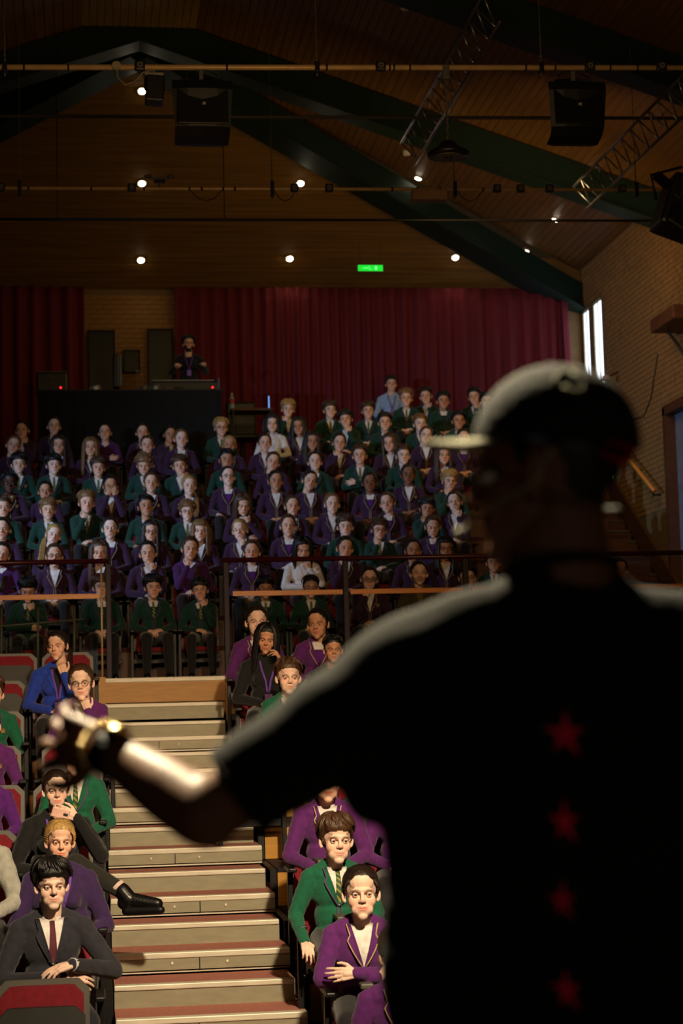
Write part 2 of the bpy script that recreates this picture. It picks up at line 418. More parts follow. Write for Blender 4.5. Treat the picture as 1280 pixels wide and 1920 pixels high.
# right wall with two slit windows and a doorway
wr = struct('wall_right')
def wallr(y0, y1, z0, z1): part('wall_panel', bx(XR+.008, XR+.25, y0, y1, z0, z1), M_MORTAR, wr)
W1, W2 = (27.98, 28.50), (28.72, 29.12); WZ = (CZ+4.55, CZ+6.22)
DY = (23.9, 25.0); DZ = CZ+4.0
wallr(4, DY[0], 0, CZ+7); wallr(DY[0], DY[1], DZ, CZ+7); wallr(DY[1], W1[0], 0, CZ+7)
wallr(W1[0], YB, 0, WZ[0]); wallr(W1[0], YB, WZ[1], CZ+7); wallr(W1[1], W2[0], WZ[0], WZ[1]); wallr(W2[1], YB, WZ[0], WZ[1])
for n, (a, b_) in enumerate((W1, W2)):
    wn = struct('window_%d' % (n+1))
    part('pane', bx(XR+.03, XR+.04, a+.03, b_-.03, WZ[0]+.03, WZ[1]-.03), M_WIN, wn)
    for (ya, yb2, za, zb2) in ((a, a+.04, *WZ), (b_-.04, b_, *WZ), (a, b_, WZ[0], WZ[0]+.04), (a, b_, WZ[1]-.04, WZ[1])):
        part('frame_bar', bx(XR+.01, XR+.21, ya, yb2, za, zb2), M_SASH, wn)
    part('mullion', bx(XR+.015, XR+.03, (a+b_)/2-.012, (a+b_)/2+.012, *WZ), M_SASH, wn)
dr = struct('door_1')
part('door_frame', bx(XR-.05, XR+.2, DY[1]-.1, DY[1], CZ+1.0, DZ), M_WOODD, dr)
part('door_frame', bx(XR-.05, XR+.2, DY[0], DY[0]+.1, CZ+1.0, DZ), M_WOODD, dr)
part('door_head', bx(XR-.05, XR+.2, DY[0], DY[1], DZ-.1, DZ+.03), M_WOODD, dr)
part('door_leaf', bx(XR+.1, XR+.14, DY[0]+.1, DY[1]-.1, CZ+1.0, DZ-.1), mat('doorway_light_blue', (120, 128, 150), .5), dr)  # bluish light of the doorway is put into the leaf's colour
# bricks
bm_b = {}
def brickmesh(kind, i):
    key = (kind, i)
    if key not in bm_b:
        h = (.004+.002*i, .1075, .0325) if kind == 'x' else (.1075, .004+.002*i, .0325)
        mb = MB(); mb.add(box((0, 0, 0), h)); me = to_mesh('brick', mb, False); me.materials.append(M_BRICK); bm_b[key] = me
    return bm_b[key]
rest = MB(); cnt = 0; spots = []
for r_ in range(56):
    z = CZ+2.7+.075*r_
    for c in range(27):
        y = 23.2+.225*c+(.1125 if r_ % 2 else 0)
        if y+.11 > YB or (y+.11 > DY[0] and y-.11 < DY[1] and z < DZ+.04): continue
        if any(y+.11 > a-.02 and y-.11 < b_+.02 for a, b_ in (W1, W2)) and WZ[0]-.03 < z < WZ[1]+.03: continue
        spots.append((y, z))
spots.sort(key=lambda q: (abs(q[0]-26.3)+abs(q[1]-CZ-4.4)*.8))
for n, (y, z) in enumerate(spots):
    if n < 300:
        o = bpy.data.objects.new('brick', brickmesh('x', n % 3)); COL.objects.link(o); o.parent = wr; o.location = (XR+.004, y, z)
    else: rest.add(box((XR+.004, y, z), (.005, .1075, .0325)))
part('brickwork', rest, M_BRICK, wr, kind='stuff')
for r_ in range(27):
    for c in range(7):
        x = .0+.225*c+(.1125 if r_ % 2 else 0); z = CZ+4.5+.075*r_
        if x > 1.5: continue
        o = bpy.data.objects.new('brick', brickmesh('y', (r_+c) % 3)); COL.objects.link(o); o.parent = wb; o.location = (x, YB-.002, z)

# ceiling
ce = struct('ceiling')
AP = (XA, 25.4, CZ+9.3); EZ = CZ+6.57
def slab(pts, th=.1):
    v = list(pts)+[(p[0], p[1], p[2]+th) for p in pts]; n = len(pts)
    f = [tuple(range(n)), tuple(range(2*n-1, n-1, -1))]+[(i, i+n, (i+1) % n+n, (i+1) % n) for i in range(n)]
    return np.array(v, float), f
part('roof_deck', slab([(XL, YB+.1, EZ+.03), (XR+.1, YB+.1, EZ+.03), (AP[0], AP[1], AP[2]+.03)]), M_PAINT, ce)
part('roof_deck', slab([(XR+.2, -3, Zroof(XR)-.04), (XR+.2, YB+.1, Zroof(XR)-.04), (XA, 25.4, Zroof(XA)+.03), (XA, -3, Zroof(XA)+.03)]), M_PAINT, ce)
part('roof_deck', slab([(XL-.2, YB+.1, Zroof(XL)-.04), (XL-.2, -3, Zroof(XL)-.04), (XA, -3, Zroof(XA)+.03), (XA, 25.4, Zroof(XA)+.03)]), M_PAINT, ce)
for n in range(46):
    t0 = n/46; t1 = (n+.93)/46
    def ln(t): return (XL+(AP[0]-XL)*t, XR+(AP[0]-XR)*t, YB+(AP[1]-YB)*t, EZ+(AP[2]-EZ)*t)
    a = ln(t0); b_ = ln(t1)
    part('plank', slab([(max(a[0], -3.2), a[2], a[3]), (a[1], a[2], a[3]), (b_[1], b_[2], b_[3]), (max(b_[0], -3.2), b_[2], b_[3])], .018), M_PLANK, ce)
for n in range(64):
    x0 = XA+.75+(XR-XA-.75)*n/64; x1 = x0+(XR-XA-.75)/64*.93
    ye = lambda x: 25.4+(x-XA)/(XR-XA)*3.8
    part('plank', slab([(x0, 15.5, Zroof(x0)), (x1, 15.5, Zroof(x1)), (x1, ye(x1), Zroof(x1)), (x0, ye(x0), Zroof(x0))][::-1], .018), M_PLANKS, ce)
for n in range(36):
    x1 = XA-.75-.12*n; x0 = x1-.112
    ye = lambda x: 25.4+(XA-x)/(XA-XL)*3.8
    part('plank', slab([(x0, 15.5, Zroof(x0)), (x1, 15.5, Zroof(x1)), (x1, ye(x1), Zroof(x1)), (x0, ye(x0), Zroof(x0))][::-1], .018), M_PLANKS, ce)
for n in range(15):
    x0 = XA-.75+.1*n; zz = Zroof(XA+.75)
    part('ridge_board', bx(x0, x0+.094, 15.5, 24.6, zz, zz+.018), M_PLANKR, ce)
# steel frames
def beam(a, b_, w, h, parent, name='rafter'):
    a = np.array(a, float); b_ = np.array(b_, float); d = b_-a; L_ = np.linalg.norm(d); d /= L_
    s = np.cross(d, (0, 0, 1)); s /= np.linalg.norm(s); u = np.array((0, 0, 1.))
    mb = MB(); v = []
    for p in (a, b_):
        for (q, r_) in ((-1, -1), (1, -1), (1, 0), (-1, 0)): v.append(p+s*q*w/2+u*r_*(h if r_ else 0))
    f = [(0,1,2,3),(7,6,5,4),(0,4,5,1),(1,5,6,2),(2,6,7,3),(3,7,4,0)]
    part(name, (np.array(v), f), M_BEAM, parent)
    v2 = []
    for p in (a, b_):
        for (q, r_) in ((-1.35, -h-.02), (1.35, -h-.02), (1.35, -h), (-1.35, -h)): v2.append(p+s*q*w/2+u*r_)
    part(name+'_flange', (np.array(v2), f), M_BEAM, parent)
for n, yf in enumerate((24.7, 20.4)):
    fr_ = struct('trim_%d' % (5+n))
    beam((XA, yf, Zroof(XA)-.02), (XR, yf, Zroof(XR)-.02), .3, .42, fr_); beam((XA, yf, Zroof(XA)-.02), (XL, yf, Zroof(XL)-.02), .3, .42, fr_)
hp = struct('trim_7')
beam((XA, 25.4, AP[2]-.02), (XR, YB, CZ+6.62), .36, .40, hp, 'hip_rafter'); beam((XA, 25.4, AP[2]-.02), (XL, YB, CZ+6.62), .36, .40, hp, 'hip_rafter')

# curtains
def curtain(x0, x1, y, z0, z1, label, seed):
    rnd = random.Random(seed); n = int((x1-x0)/.025); xs = np.linspace(x0, x1, n); ph = 0; off = []
    for k in range(n): ph += .025*2*math.pi/(.20+.05*math.sin(k*.031+seed)); off.append(math.sin(ph)*.055+.02*math.sin(ph*.37))
    rows = 14; v = []; f = []
    for r_ in range(rows+1):
        t = r_/rows; z = z0+(z1-z0)*t; a = 1.15-.55*t
        for k in range(n): v.append((xs[k]+.02*math.sin(k*.2+t*2)*(1-t), y+off[k]*a, z))
    for r_ in range(rows):
        for k in range(n-1): f.append((r_*n+k, r_*n+k+1, (r_+1)*n+k+1, (r_+1)*n+k))
    o = part('stage_curtain', (np.array(v), f), M_CURT, smooth=True)
    sd = o.modifiers.new('s', 'SOLIDIFY'); sd.thickness = .006
    return tag(o, label, 'curtain', 'curtains on the back wall')
curtain(-5.9, .06, 28.95, CZ+3.2, CZ+6.56, 'dark red pleated curtain left of the bare brick panel', 1)
curtain(1.43, 7.55, 28.95, CZ+3.2, CZ+6.56, 'wide dark red pleated curtain right of the bare brick panel', 2)
# wing of the curtain hanging along the right wall by the window
def curtain_side():
    v = []; f = []; n = 40; rows = 10
    for r_ in range(rows+1):
        t = r_/rows
        for k in range(n): v.append((7.52+.05*math.sin(k*1.1)+.05*(1-t)*k/n, 28.97-.22*k/n*(.35+.65*(1-t)), CZ+3.3+3.2*t))
    for r_ in range(rows):
        for k in range(n-1): f.append((r_*n+k, r_*n+k+1, (r_+1)*n+k+1, (r_+1)*n+k))
    o = part('stage_curtain', (np.array(v), f), M_CURT, smooth=True)
    sd = o.modifiers.new('s', 'SOLIDIFY'); sd.thickness = .006
    tag(o, 'gathered red curtain edge catching daylight beside the slit windows', 'curtain')
curtain_side()

# balustrade of the upper tier
YR = 18.12
def px2x(px, y=YR): return (P(px, 1100, y)).x
def balustrade(x0, x1, posts, woods, label, frames=()):
    t = thing('balustrade', label, 'railing', (x0, YR, UPZ(0)))
    def b_(xa, xb, ya, yb, za, zb, m, name): part(name, bx(xa-x0, xb-x0, ya, yb, za, zb), m, t)
    part('top_rail', tube([(0, 0, 1.10), (x1-x0, 0, 1.11)], .024), M_RAILR, t, smooth=True)
    for p in posts:
        part('post', rbox((p-x0, 0, .54), (.026, .035, .54), .006), M_POST, t)
    for (a, c) in woods:
        b_(a, c, -.07, -.03, .755, .80, M_RAILW, 'wooden_rail')
        part('glass_panel', bx(a-x0+.02, c-x0-.02, -.012, -.004, .06, .74), M_GLASS, t)
    return t
balustrade(-1.9, px2x(203), [-1.85, -.9, px2x(203)], [(-1.84, -.93), (-.88, px2x(186))], 'dark red metal railing with oak rail and glass, left of the aisle gap')
t = balustrade(px2x(418), 6.6, [px2x(424), px2x(648), px2x(873), px2x(1100), 6.1], [(px2x(435), px2x(640)), (px2x(655), px2x(864)), (px2x(882), px2x(1090)), (px2x(1108), 6.05)], 'long dark red metal railing with oak rails and glass, right of the aisle gap')
# tubes added behind the left glass to stand in for reflected frame lines
t = thing('reflected_frame', 'pale tubes standing in for reflected frame lines, behind the glass at far left', 'frame', (-.9, 18.35, UPZ(0)))
part('cross_tube', tube([(-.3, 0, .50), (.9, 0, .58)], .010), M_SHELL, t, smooth=True)
for x in (.12, .46, .80): part('upright', tube([(x, 0, 0), (x+.01, 0, .72)], .012), M_SHELL, t, smooth=True)
# slim purple-lit post beside the aisle and white spindle
t = thing('gate_post', 'slim steel gate post with purple sheen at left side of the aisle', 'post', (px2x(190, 18.0), 18.02, UPZ(0)))
part('post', tube([(0, 0, 0), (0, 0, 1.05)], .009), M_PIPE, t, smooth=True)
# ================================================================== FIXTURES
def onplane(px, py, kind):
    d = ROT @ _ray(px, py)
    if kind == 'end':   # plane through the back eave and the apex
        n = Vector((0, (AP[2]-EZ), YB-AP[1])); p0 = Vector((0, YB, EZ))
    else:
        n = Vector((.34, 0, 1)); p0 = Vector((XR, 0, Zroof(XR)))
    return CAMLOC+d*((p0-CAMLOC).dot(n)/d.dot(n)), n.normalized()
first = None
names = {'end': 'end slope', 'side': 'right slope'}
for n, (px, py, kd, lb) in enumerate([(266,170,'end','highest on the left of the end slope'), (563,170,'end','highest, right of the black speaker'), (266,343,'end','middle height, on the left of the end slope'),
    (563,343,'end','middle height, right half of the end slope'), (264,487,'end','lowest, above the brick panel'), (543,484,'end','lowest, left of the green exit sign'), (853,482,'end','lowest, right of the green exit sign'),
    (986,469,'side','on the right slope nearest the back corner'), (1041,411,'side','second from the back corner on the right slope'), (1105,342,'side','near the end of the right truss'), (784,333,'side','above the pale flat box'), (831,255,'side','on the right slope above the round dish light')]):
    p, nn = onplane(px, py, kd)
    t = thing('ceiling_downlight', 'small round recessed downlight, '+lb, 'light', tuple(p-nn*.004), 0, 'recessed downlights in the boarded ceiling')
    q = nn.to_track_quat('Z', 'Y'); t.rotation_mode = 'QUATERNION'; t.rotation_quaternion = q
    part('bezel', cyl((0, 0, -.012), (0, 0, .02), .062, seg=20), M_WHITE, t, smooth=False)
    part('lens', ell((0, 0, -.016), (.044, .044, .014), 14), M_LAMP, t, smooth=True)
    l = spot('downlight_beam', tuple(p-nn*.06), tuple(p+Vector((0, 0, -1))), 2.5, (1.0, .72, .40), 110, .8, .04)

def pipe_bar(name, z, px0, px1, py0, py1, r, label, Y, m=M_PIPE, dy=0):
    a = P(px0, py0, Y); b_ = P(px1, py1, Y)
    d = (b_-a); a2 = a-d*.35; b2 = b_+d*.12
    t = thing(name, label, 'pipe', tuple(a2))
    part('tube', tube([(0, 0, 0), tuple(b2-a2)], r, 12), m, t, smooth=True)
    return t, a, b_
b1, A1, B1 = pipe_bar('lighting_bar', 5.4, 0, 1280, 126, 127, .024, 'thick aluminium lighting bar, nearest and highest in the picture', 15.6)
b2, A2, B2 = pipe_bar('lighting_bar', 5.4, 0, 1210, 353, 356, .018, 'second lighting bar further back with small clamped sockets', 19.4)
b3, A3, B3 = pipe_bar('tie_bar', 5.4, 0, 1280, 218, 222, .021, 'thin tie bar crossing behind the hanging speakers', 21.0, M_SHELL)
b4, A4, B4 = pipe_bar('cable_bar', 5.4, 0, 1213, 411, 414, .016, 'thin black bar below the lighting bars', 22.5, M_BLACK)
def on(a, b_, px):
    # point on a bar whose picture column is px
    lo, hi = -.5, 1.6
    M_ = ROT.transposed()
    for _ in range(40):
        m = (lo+hi)/2; c = M_ @ (a+(b_-a)*m-CAMLOC); x = 640+F*c.x/-c.z
        if x < px: lo = m
        else: hi = m
    return a+(b_-a)*lo
def local(parent, p): return np.array(p)-np.array(parent.location)
for px in (45, 128, 425, 612, 730, 738, 768, 985, 1040, 1143, 1194):
    p = local(b1, on(A1, B1, px)); part('tape_band', cyl(p-(.008, 0, 0), p+(.008, 0, 0), .0255, seg=12), M_BLACK, b1, smooth=True)
for px in (53, 171, 270, 355, 378, 418, 440, 735, 905):
    p = local(b2, on(A2, B2, px)); part('tape_band', cyl(p-(.01, 0, 0), p+(.01, 0, 0), .021, seg=12), M_BLACK, b2, smooth=True)
# socket boxes clamped to the bars
def socket(a, b_, px, s, label, grp, pale=True):
    p = on(a, b_, px); t = thing('socket_box', label, 'socket', (p.x, p.y-.035, p.z), 0, grp)
    part('housing', rbox((0, 0, 0), (s, .03, s), .012), M_PLAS, t)
    part('socket_face', cyl((0, -.034, 0), (0, -.028, 0), s*.62, seg=16), M_SHELL if pale else M_UNDER, t)
    part('socket_pin', cyl((0, -.04, 0), (0, -.034, 0), s*.18, seg=8), M_BLACK, t)
for px, lb in ((262, 'near the left dangling cable'), (712, 'right of centre'), (1103, 'above the hazy right speaker'), (1237, 'at the far right end')):
    socket(A1, B1, px, .042, 'small socket box on the nearest lighting bar, '+lb, 'socket boxes on the nearest bar')
for px, lb in ((2, 'at the left edge'), (247, 'left of the ceiling camera'), (551, 'left one of a close pair'), (616, 'right one of a close pair'), (930, 'first of three right of the pale box'), (974, 'middle of three right of the pale box'), (1028, 'last of three right of the pale box'), (1164, 'nearest the right end')):
    socket(A2, B2, px, .042, 'small socket box on the second lighting bar, '+lb, 'socket boxes on the second bar')
p = on(A1, B1, 218); t = thing('round_plug', 'pale round plug on the nearest bar with a drooping cable', 'plug', (p.x, p.y-.03, p.z))
part('disc', cyl((0, -.02, 0), (0, .01, 0), .038, seg=18), M_MIC, t)
part('cable', tube([(0, -.02, -.02), (.01, 0, -.10), (.07, 0, -.16), (.15, 0, -.13), (.22, 0, -.05), (.30, 0, -.03), (.34, 0, -.07)], .005, 6), M_MIC, t, smooth=True)
# suspension clamps and wires
def hanger(a, b_, px, h, label, grp, up=1.6, lean=0):
    p = on(a, b_, px); t = thing('bar_hanger', label, 'clamp', tuple(p), 0, grp)
    part('clamp_block', rbox((0, 0, 0), (.02, .035, h), .006), M_BLACK, t)
    for dz in (-h-.015, h+.02, h+.06): part('shackle', ell((0, 0, dz), (.010, .010, .018), 8), M_SHELL, t, smooth=True)
    part('wire', cyl((0, 0, h), (lean, 0, up), .0035, seg=6), M_SHELL, t)
    part('chain', tube([(.004*(-1)**k, 0, h+.05+.03*k) for k in range(7)], .006, 5), M_SHELL, t)
for px, lb in ((9, 'at left edge'), (594, 'in the middle'), (1014, 'towards the right')): hanger(A1, B1, px, .045, 'black hanging clamp with chain on the nearest bar, '+lb, 'hangers of the nearest bar')
for px, lb in ((37, 'at far left'), (510, 'in the middle'), (852, 'beside the pale box'), (1192, 'at the right end')): hanger(A2, B2, px, .08, 'black hanging clamp on the second bar, '+lb, 'hangers of the second bar')
for px, lb in ((108, 'left of the small black box'), (421, 'right of the big black speaker')):
    p = on(A4, B4, px); o = part('drop_wire', cyl((0, 0, 0), (0, 0, 2.1), .006, seg=6), M_BLACK); o.location = p
    tag(o, 'thin vertical wire holding the black bar, '+lb, 'wire', 'wires of the black bar')
# loudspeakers
def loudspeaker(px, py, Y, w, h, label, arm):
    c = P(px, py, Y); t = thing('hanging_loudspeaker', label, 'speaker', tuple(c), 0, 'black loudspeakers hanging from the bar')
    v = []; f = []
    # cabinet with tapering sides, curved lower front
    prof = [(-h/2, .12), (-h/2+.03, -.03), (-h/2+.09, -.10), (h/2-.08, -.14), (h/2, -.12)]
    rs = []
    for z, yf in prof:
        k = 1-.10*(.5-z/h) if z < 0 else 1.0
        for x in (-w/2*k, -w/4*k, 0, w/4*k, w/2*k): v.append((x, yf-.03*(1-(2*x/w)**2), z))
        for x in (w/3, -w/3): v.append((x, .16, z))
    n = 7; 
    for r_ in range(len(prof)-1):
        for k in range(n): f.append((r_*n+k, r_*n+(k+1) % n, (r_+1)*n+(k+1) % n, (r_+1)*n+k))
    f.append(tuple(range(n-1, -1, -1))); f.append(tuple((len(prof)-1)*n+k for k in range(n)))
    part('cabinet', (np.array(v), f), M_PLAS, t)
    part('grille', rbox((0, -.155, .02), (w*.42, .008, h*.34), .006, R=Matrix.Rotation(-.10, 3, 'X')), M_BLACK, t)
    part('badge', rbox((.01, -.17, .03), (.014, .004, .012), .003), M_MIC, t)
    for s in (-1, 1): part('bracket_arm', tube([(s*w*.32, 0, h/2), (s*w*.32, 0, h/2+.05), (0, 0, h/2+.06)], .011, 6), M_BLACK, t, smooth=True)
    part('hook_clamp', rbox((0, 0, h/2+arm*.5), (.018, .02, arm*.5), .004), M_SHELL, t)
    part('feed_cable', tube([(-.1, 0, h/2), (-.13, 0, h/2+.1), (-.06, 0, h/2+arm), (.05, 0, h/2+arm), (.14, 0, h/2+.08)], .006, 6), M_BLACK, t, smooth=True)
loudspeaker(378, 212, 15.6, .50, .48, 'large black loudspeaker hanging left of centre under the nearest bar', .13)
loudspeaker(1076, 213, 15.6, .50, .48, 'large black loudspeaker hanging at the right under the nearest bar', .13)
c = P(290, 170, 15.6); t = thing('small_lantern', 'small black stage lantern hanging beside the large loudspeaker', 'lantern', tuple(c))
part('body', rbox((0, 0, 0), (.076, .09, .11), .012, R=Matrix.Rotation(.06, 3, 'Y')), M_PLAS, t)
part('top_plate', rbox((-.005, 0, .13), (.078, .05, .012), .004), M_MIC, t); part('yoke', tube([(-.08, 0, 0), (-.08, 0, .15), (.07, 0, .16), (.08, 0, 0)], .008, 6), M_BLACK, t, smooth=True)
# round dish light on a chain
c = P(840, 287, 15.6); t = thing('dish_light', 'round dish-shaped hall light hanging on a chain', 'light', tuple(c))
part('shade', rings([(np.array((0, 0, -.03)), .175, .175, np.array((1., 0, 0)), np.array((0, 1., 0))), (np.array((0, 0, .0)), .18, .18, np.array((1., 0, 0)), np.array((0, 1., 0))), (np.array((0, 0, .045)), .10, .10, np.array((1., 0, 0)), np.array((0, 1., 0))), (np.array((0, 0, .10)), .05, .05, np.array((1., 0, 0)), np.array((0, 1., 0)))], 28), M_PLAS, t, smooth=True)
part('diffuser', cyl((0, 0, -.038), (0, 0, -.03), .12, seg=28), M_SHELL, t); part('hub', cyl((0, 0, -.046), (0, 0, -.038), .035, seg=16), M_PLAS, t)
part('chain', tube([(.006*(-1)**k, 0, .1+.035*k) for k in range(17)], .008, 5), M_SHELL, t)
part('bar_clamp', rbox((0, 0, .70), (.03, .03, .06), .008), M_SHELL, t)
# pale flat box and ceiling camera on the second bar
p = on(A2, B2, 803); t = thing('control_box', 'pale flat rectangular box hanging under the second bar', 'box', (p.x, p.y, p.z-.07))
part('case', rbox((0, 0, 0), (.185, .08, .058), .01), mat('dusty_beige_case', (150, 112, 84), .5), t); part('strap', rbox((-.12, 0, .06), (.012, .03, .03), .003), M_BLACK, t); part('strap', rbox((.12, 0, .06), (.012, .03, .03), .003), M_BLACK, t)
c = P(299, 338, 19.4); t = thing('bar_camera', 'small metal camera bracket mounted above the second bar', 'camera', tuple(c))
part('stem', tube([(0, 0, -.1), (0, 0, .02)], .012, 8), M_SHELL, t); part('cross_arm', rbox((0, 0, .02), (.11, .012, .012), .004), M_SHELL, t)
for s in (-1, 1): part('camera_head', ell((s*.115, -.02, .035), (.04, .03, .022), 10), M_SHELL, t, smooth=True)
part('mount_plate', rbox((0, 0, -.01), (.06, .03, .012), .004), M_BLACK, t)
for n, (x0, x1) in enumerate(((355, 418), (512, 556), (855, 905))):
    a = on(A2, B2, x0); b_ = on(A2, B2, x1); m = (a+b_)/2
    o = part('slack_cable', tube([(0, 0, 0), tuple((m-a)*.5+Vector((0, 0, -.10))), tuple((m-a)+Vector((0, 0, -.13))), tuple((m-a)*1.5+Vector((0, 0, -.10))), tuple(b_-a)], .005, 6), M_BLACK, smooth=True); o.location = a
    tag(o, ['slack black cable under the second bar, left of centre', 'slack black cable joining clamp and socket in the middle', 'slack black cable right of the pale box'][n], 'cable')
# trusses running away along the hall
def truss(p0, p1, label, w=.26):
    t = thing('lighting_truss', label, 'truss', tuple(p0)); d = Vector(p1)-Vector(p0); n = int(d.length/.32); u = d/n
    for k in (0, 1):
        o = Vector((w*k*.6, 0, -w*k)); part('chord', tube([tuple(o), tuple(o+d)], .016, 8), M_TRUSS, t, smooth=True)
    for k in range(n):
        part('lacing', tube([tuple(u*k), tuple(u*(k+.5)+Vector((w*.6, 0, -w)))], .009, 6), M_TRUSS, t, smooth=True)
        part('lacing', tube([tuple(u*(k+.5)+Vector((w*.6, 0, -w))), tuple(u*(k+1))], .009, 6), M_TRUSS, t, smooth=True)
q0 = P(940, -30, 17.0); zt = q0.z
def at_z(px, py, z): d = ROT @ _ray(px, py); return CAMLOC+d*((z-CZ)/d.z)
truss(at_z(905, -10, zt), at_z(752, 268, zt), 'long aluminium lattice truss running back above centre right')
truss(at_z(1290, 130, zt-.6), at_z(1075, 350, zt-.6), 'aluminium lattice truss above the right side, ending near a downlight')
# big dark lantern at right edge
c = P(1262, 395, 17.0); t = thing('stage_lantern', 'big black stage lantern cluster at the right edge of the ceiling', 'lantern', tuple(c))
part('body', rbox((.08, 0, .02), (.2, .22, .26), .04, R=Matrix.Rotation(.35, 3, 'Y')), M_PLAS, t); part('hood', rbox((.02, -.1, -.15), (.14, .16, .1), .03, R=Matrix.Rotation(.6, 3, 'Y')), M_BLACK, t)
part('yoke', tube([(-.16, 0, .1), (-.2, 0, .34), (.1, 0, .42)], .014, 6), M_BLACK, t, smooth=True)
part('lens_barrel', cyl((-.08, -.1, .22), (-.2, -.18, .28), .05, seg=14), M_PLAS, t); part('cable', tube([(.05, -.2, .3), (.03, -.25, .12), (-.03, -.25, .05), (-.06, -.25, .1)], .006, 6), M_SHELL, t, smooth=True)
# smoke detectors
for n, (px, py) in enumerate(((759, 11), (762, 285))):
    p, nn = onplane(px, py, 'side'); o = part('smoke_detector', rings([(np.array((0, 0, -.05)), .04, .04, np.array((1., 0, 0)), np.array((0, 1., 0))), (np.array((0, 0, -.035)), .055, .055, np.array((1., 0, 0)), np.array((0, 1., 0))), (np.array((0, 0, .02)), .06, .06, np.array((1., 0, 0)), np.array((0, 1., 0)))], 20), M_WHITE, smooth=False); o.location = p
    tag(o, ['round smoke detector near the top edge of the ceiling', 'round smoke detector beside the end of the long truss'][n], 'detector', 'ceiling smoke detectors')
# exit signs
def exit_sign(c, w, h, rz, label):
    t = thing('exit_sign', label, 'sign', tuple(c), rz)
    part('sign_case', rbox((0, .02, 0), (w/2+.012, .03, h/2+.012), .006), M_SHELL, t); part('lit_face', rbox((0, -.014, 0), (w/2, .004, h/2), .002), M_EXIT, t)
    mb = MB(); s = h/2
    mb.add(box((-.02*w/.4, -.02, .1*s), (.06*s, .002, .35*s))); mb.add(ell((-.02, -.02, .62*s), (.12*s, .003, .14*s), 8)); mb.add(box((.0, -.02, -.45*s), (.3*s, .002, .08*s))); mb.add(box((.22*w, -.02, 0), (.04*w, .002, .6*s))); mb.add(box((-.2*w, -.02, 0), (.1*w, .002, .1*s)))
    part('running_figure', mb, M_EXITW, t)
    for sx in (-1, 1): part('hanging_rod', cyl((sx*w*.4, .02, h/2), (sx*w*.4, .02, h/2+.35), .004, seg=6), M_BLACK, t)
exit_sign(P(694, 503, 27.6), .37, .09, 0, 'green lit running-man exit sign hanging under the ceiling boards')
exit_sign((7.35, 26.2, P(1182, 885, 26.2).z), .3, .13, .9, 'small green lit exit sign by the side stair, behind the cap')

# ------------------------------------------------------------------ technician's desk
YD = 26.55; dz = P(240, 730, YD).z; xa = P(70, 740, YD).x; xb = P(415, 740, YD).x
FL8 = UPZ(8)
t = thing('control_desk', 'wide control desk covered by a black floor-length drape', 'desk', (xa, YD, UPZ(7)))
W_ = xb-xa; H_ = dz-UPZ(7)
part('desk_top', rbox((W_/2, .45, H_-.02), (W_/2+.02, .46, .02), .006), M_BLACK, t)
v = []; f = []; n = 120; rows = 5
for r_ in range(rows+1):
    for k in range(n): v.append((W_*k/(n-1), -.02+.018*math.sin(k*.7)*(1-r_/rows*.6)-.02*(1-r_/rows), H_*r_/rows*.985+.005))
for r_ in range(rows):
    for k in range(n-1): f.append((r_*n+k, r_*n+k+1, (r_+1)*n+k+1, (r_+1)*n+k))
part('drape', (np.array(v), f), M_DRAPE, t, smooth=True)
for x in (.04, W_-.04): part('side_drape', rbox((x, .45, H_/2), (.02, .44, H_/2-.02), .01), M_DRAPE, t)
def dp(px, py, dy=.4): return P(px, py, YD+dy)
def ondesk(px, dy=.4): return (P(px, 730, YD+dy).x, YD+dy, dz)
t = thing('flight_case', 'black equipment box with a red indicator, left end of the desk', 'box', ondesk(98))
part('case', rbox((0, 0, .145), (.22, .2, .145), .03), M_PLAS, t); part('metal_edge', rbox((0, -.19, .285), (.21, .01, .008), .003), M_SHELL, t); part('handle', tube([(-.03, -.21, .15), (.0, -.23, .2), (.04, -.21, .22)], .008, 6), M_SHELL, t); part('indicator', ell((.12, -.21, .06), (.012, .006, .012), 8), M_LED, t)
t = thing('computer_monitor', 'computer monitor seen edge-on with a blue glow painted down its side', 'monitor', ondesk(222))
part('screen', rbox((-.03, 0, .30), (.045, .22, .24), .02), M_PLAS, t); part('glow_strip', rbox((.03, -.2, .30), (.012, .02, .22), .004), mat('blue_glow_paint', (70, 110, 130), .3), t); part('stand', rbox((-.03, .0, .05), (.02, .04, .06), .006), M_PLAS, t); part('foot', rbox((-.03, 0, .01), (.12, .1, .01), .005), M_PLAS, t)  # blue glow on the side is put into this strip's colour
t = thing('mixing_console', 'long black mixing console with a raised pale back edge', 'mixer', ondesk(346))
part('chassis', rbox((0, 0, .07), (.47, .25, .07), .02), M_PLAS, t); part('rear_hood', rbox((0, .1, .16), (.46, .10, .03), .015), M_BLACK, t); part('top_edge', rbox((-.02, -.01, .193), (.44, .008, .006), .002), M_MIC, t); part('side_cheek', rbox((.47, 0, .09), (.012, .25, .09), .005), mat('blue_side_cheek', (40, 70, 100), .4), t); part('indicator', ell((.38, -.255, .05), (.012, .006, .012), 8), M_LED, t)
for q in range(14): part('fader', rbox((-.38+q*.055, -.2, .148), (.012, .018, .008), .003), M_SHELL, t)
t = thing('gooseneck_lamp', 'small twin desk microphone on thin stems', 'microphone', ondesk(258, .2))
part('base', cyl((0, 0, 0), (0, 0, .02), .04, seg=12), M_PLAS, t); part('stem', tube([(0, 0, .02), (-.01, 0, .15), (0, 0, .27)], .005, 6), M_SHELL, t); part('head', ell((.0, 0, .29), (.03, .02, .025), 8), M_SHELL, t)
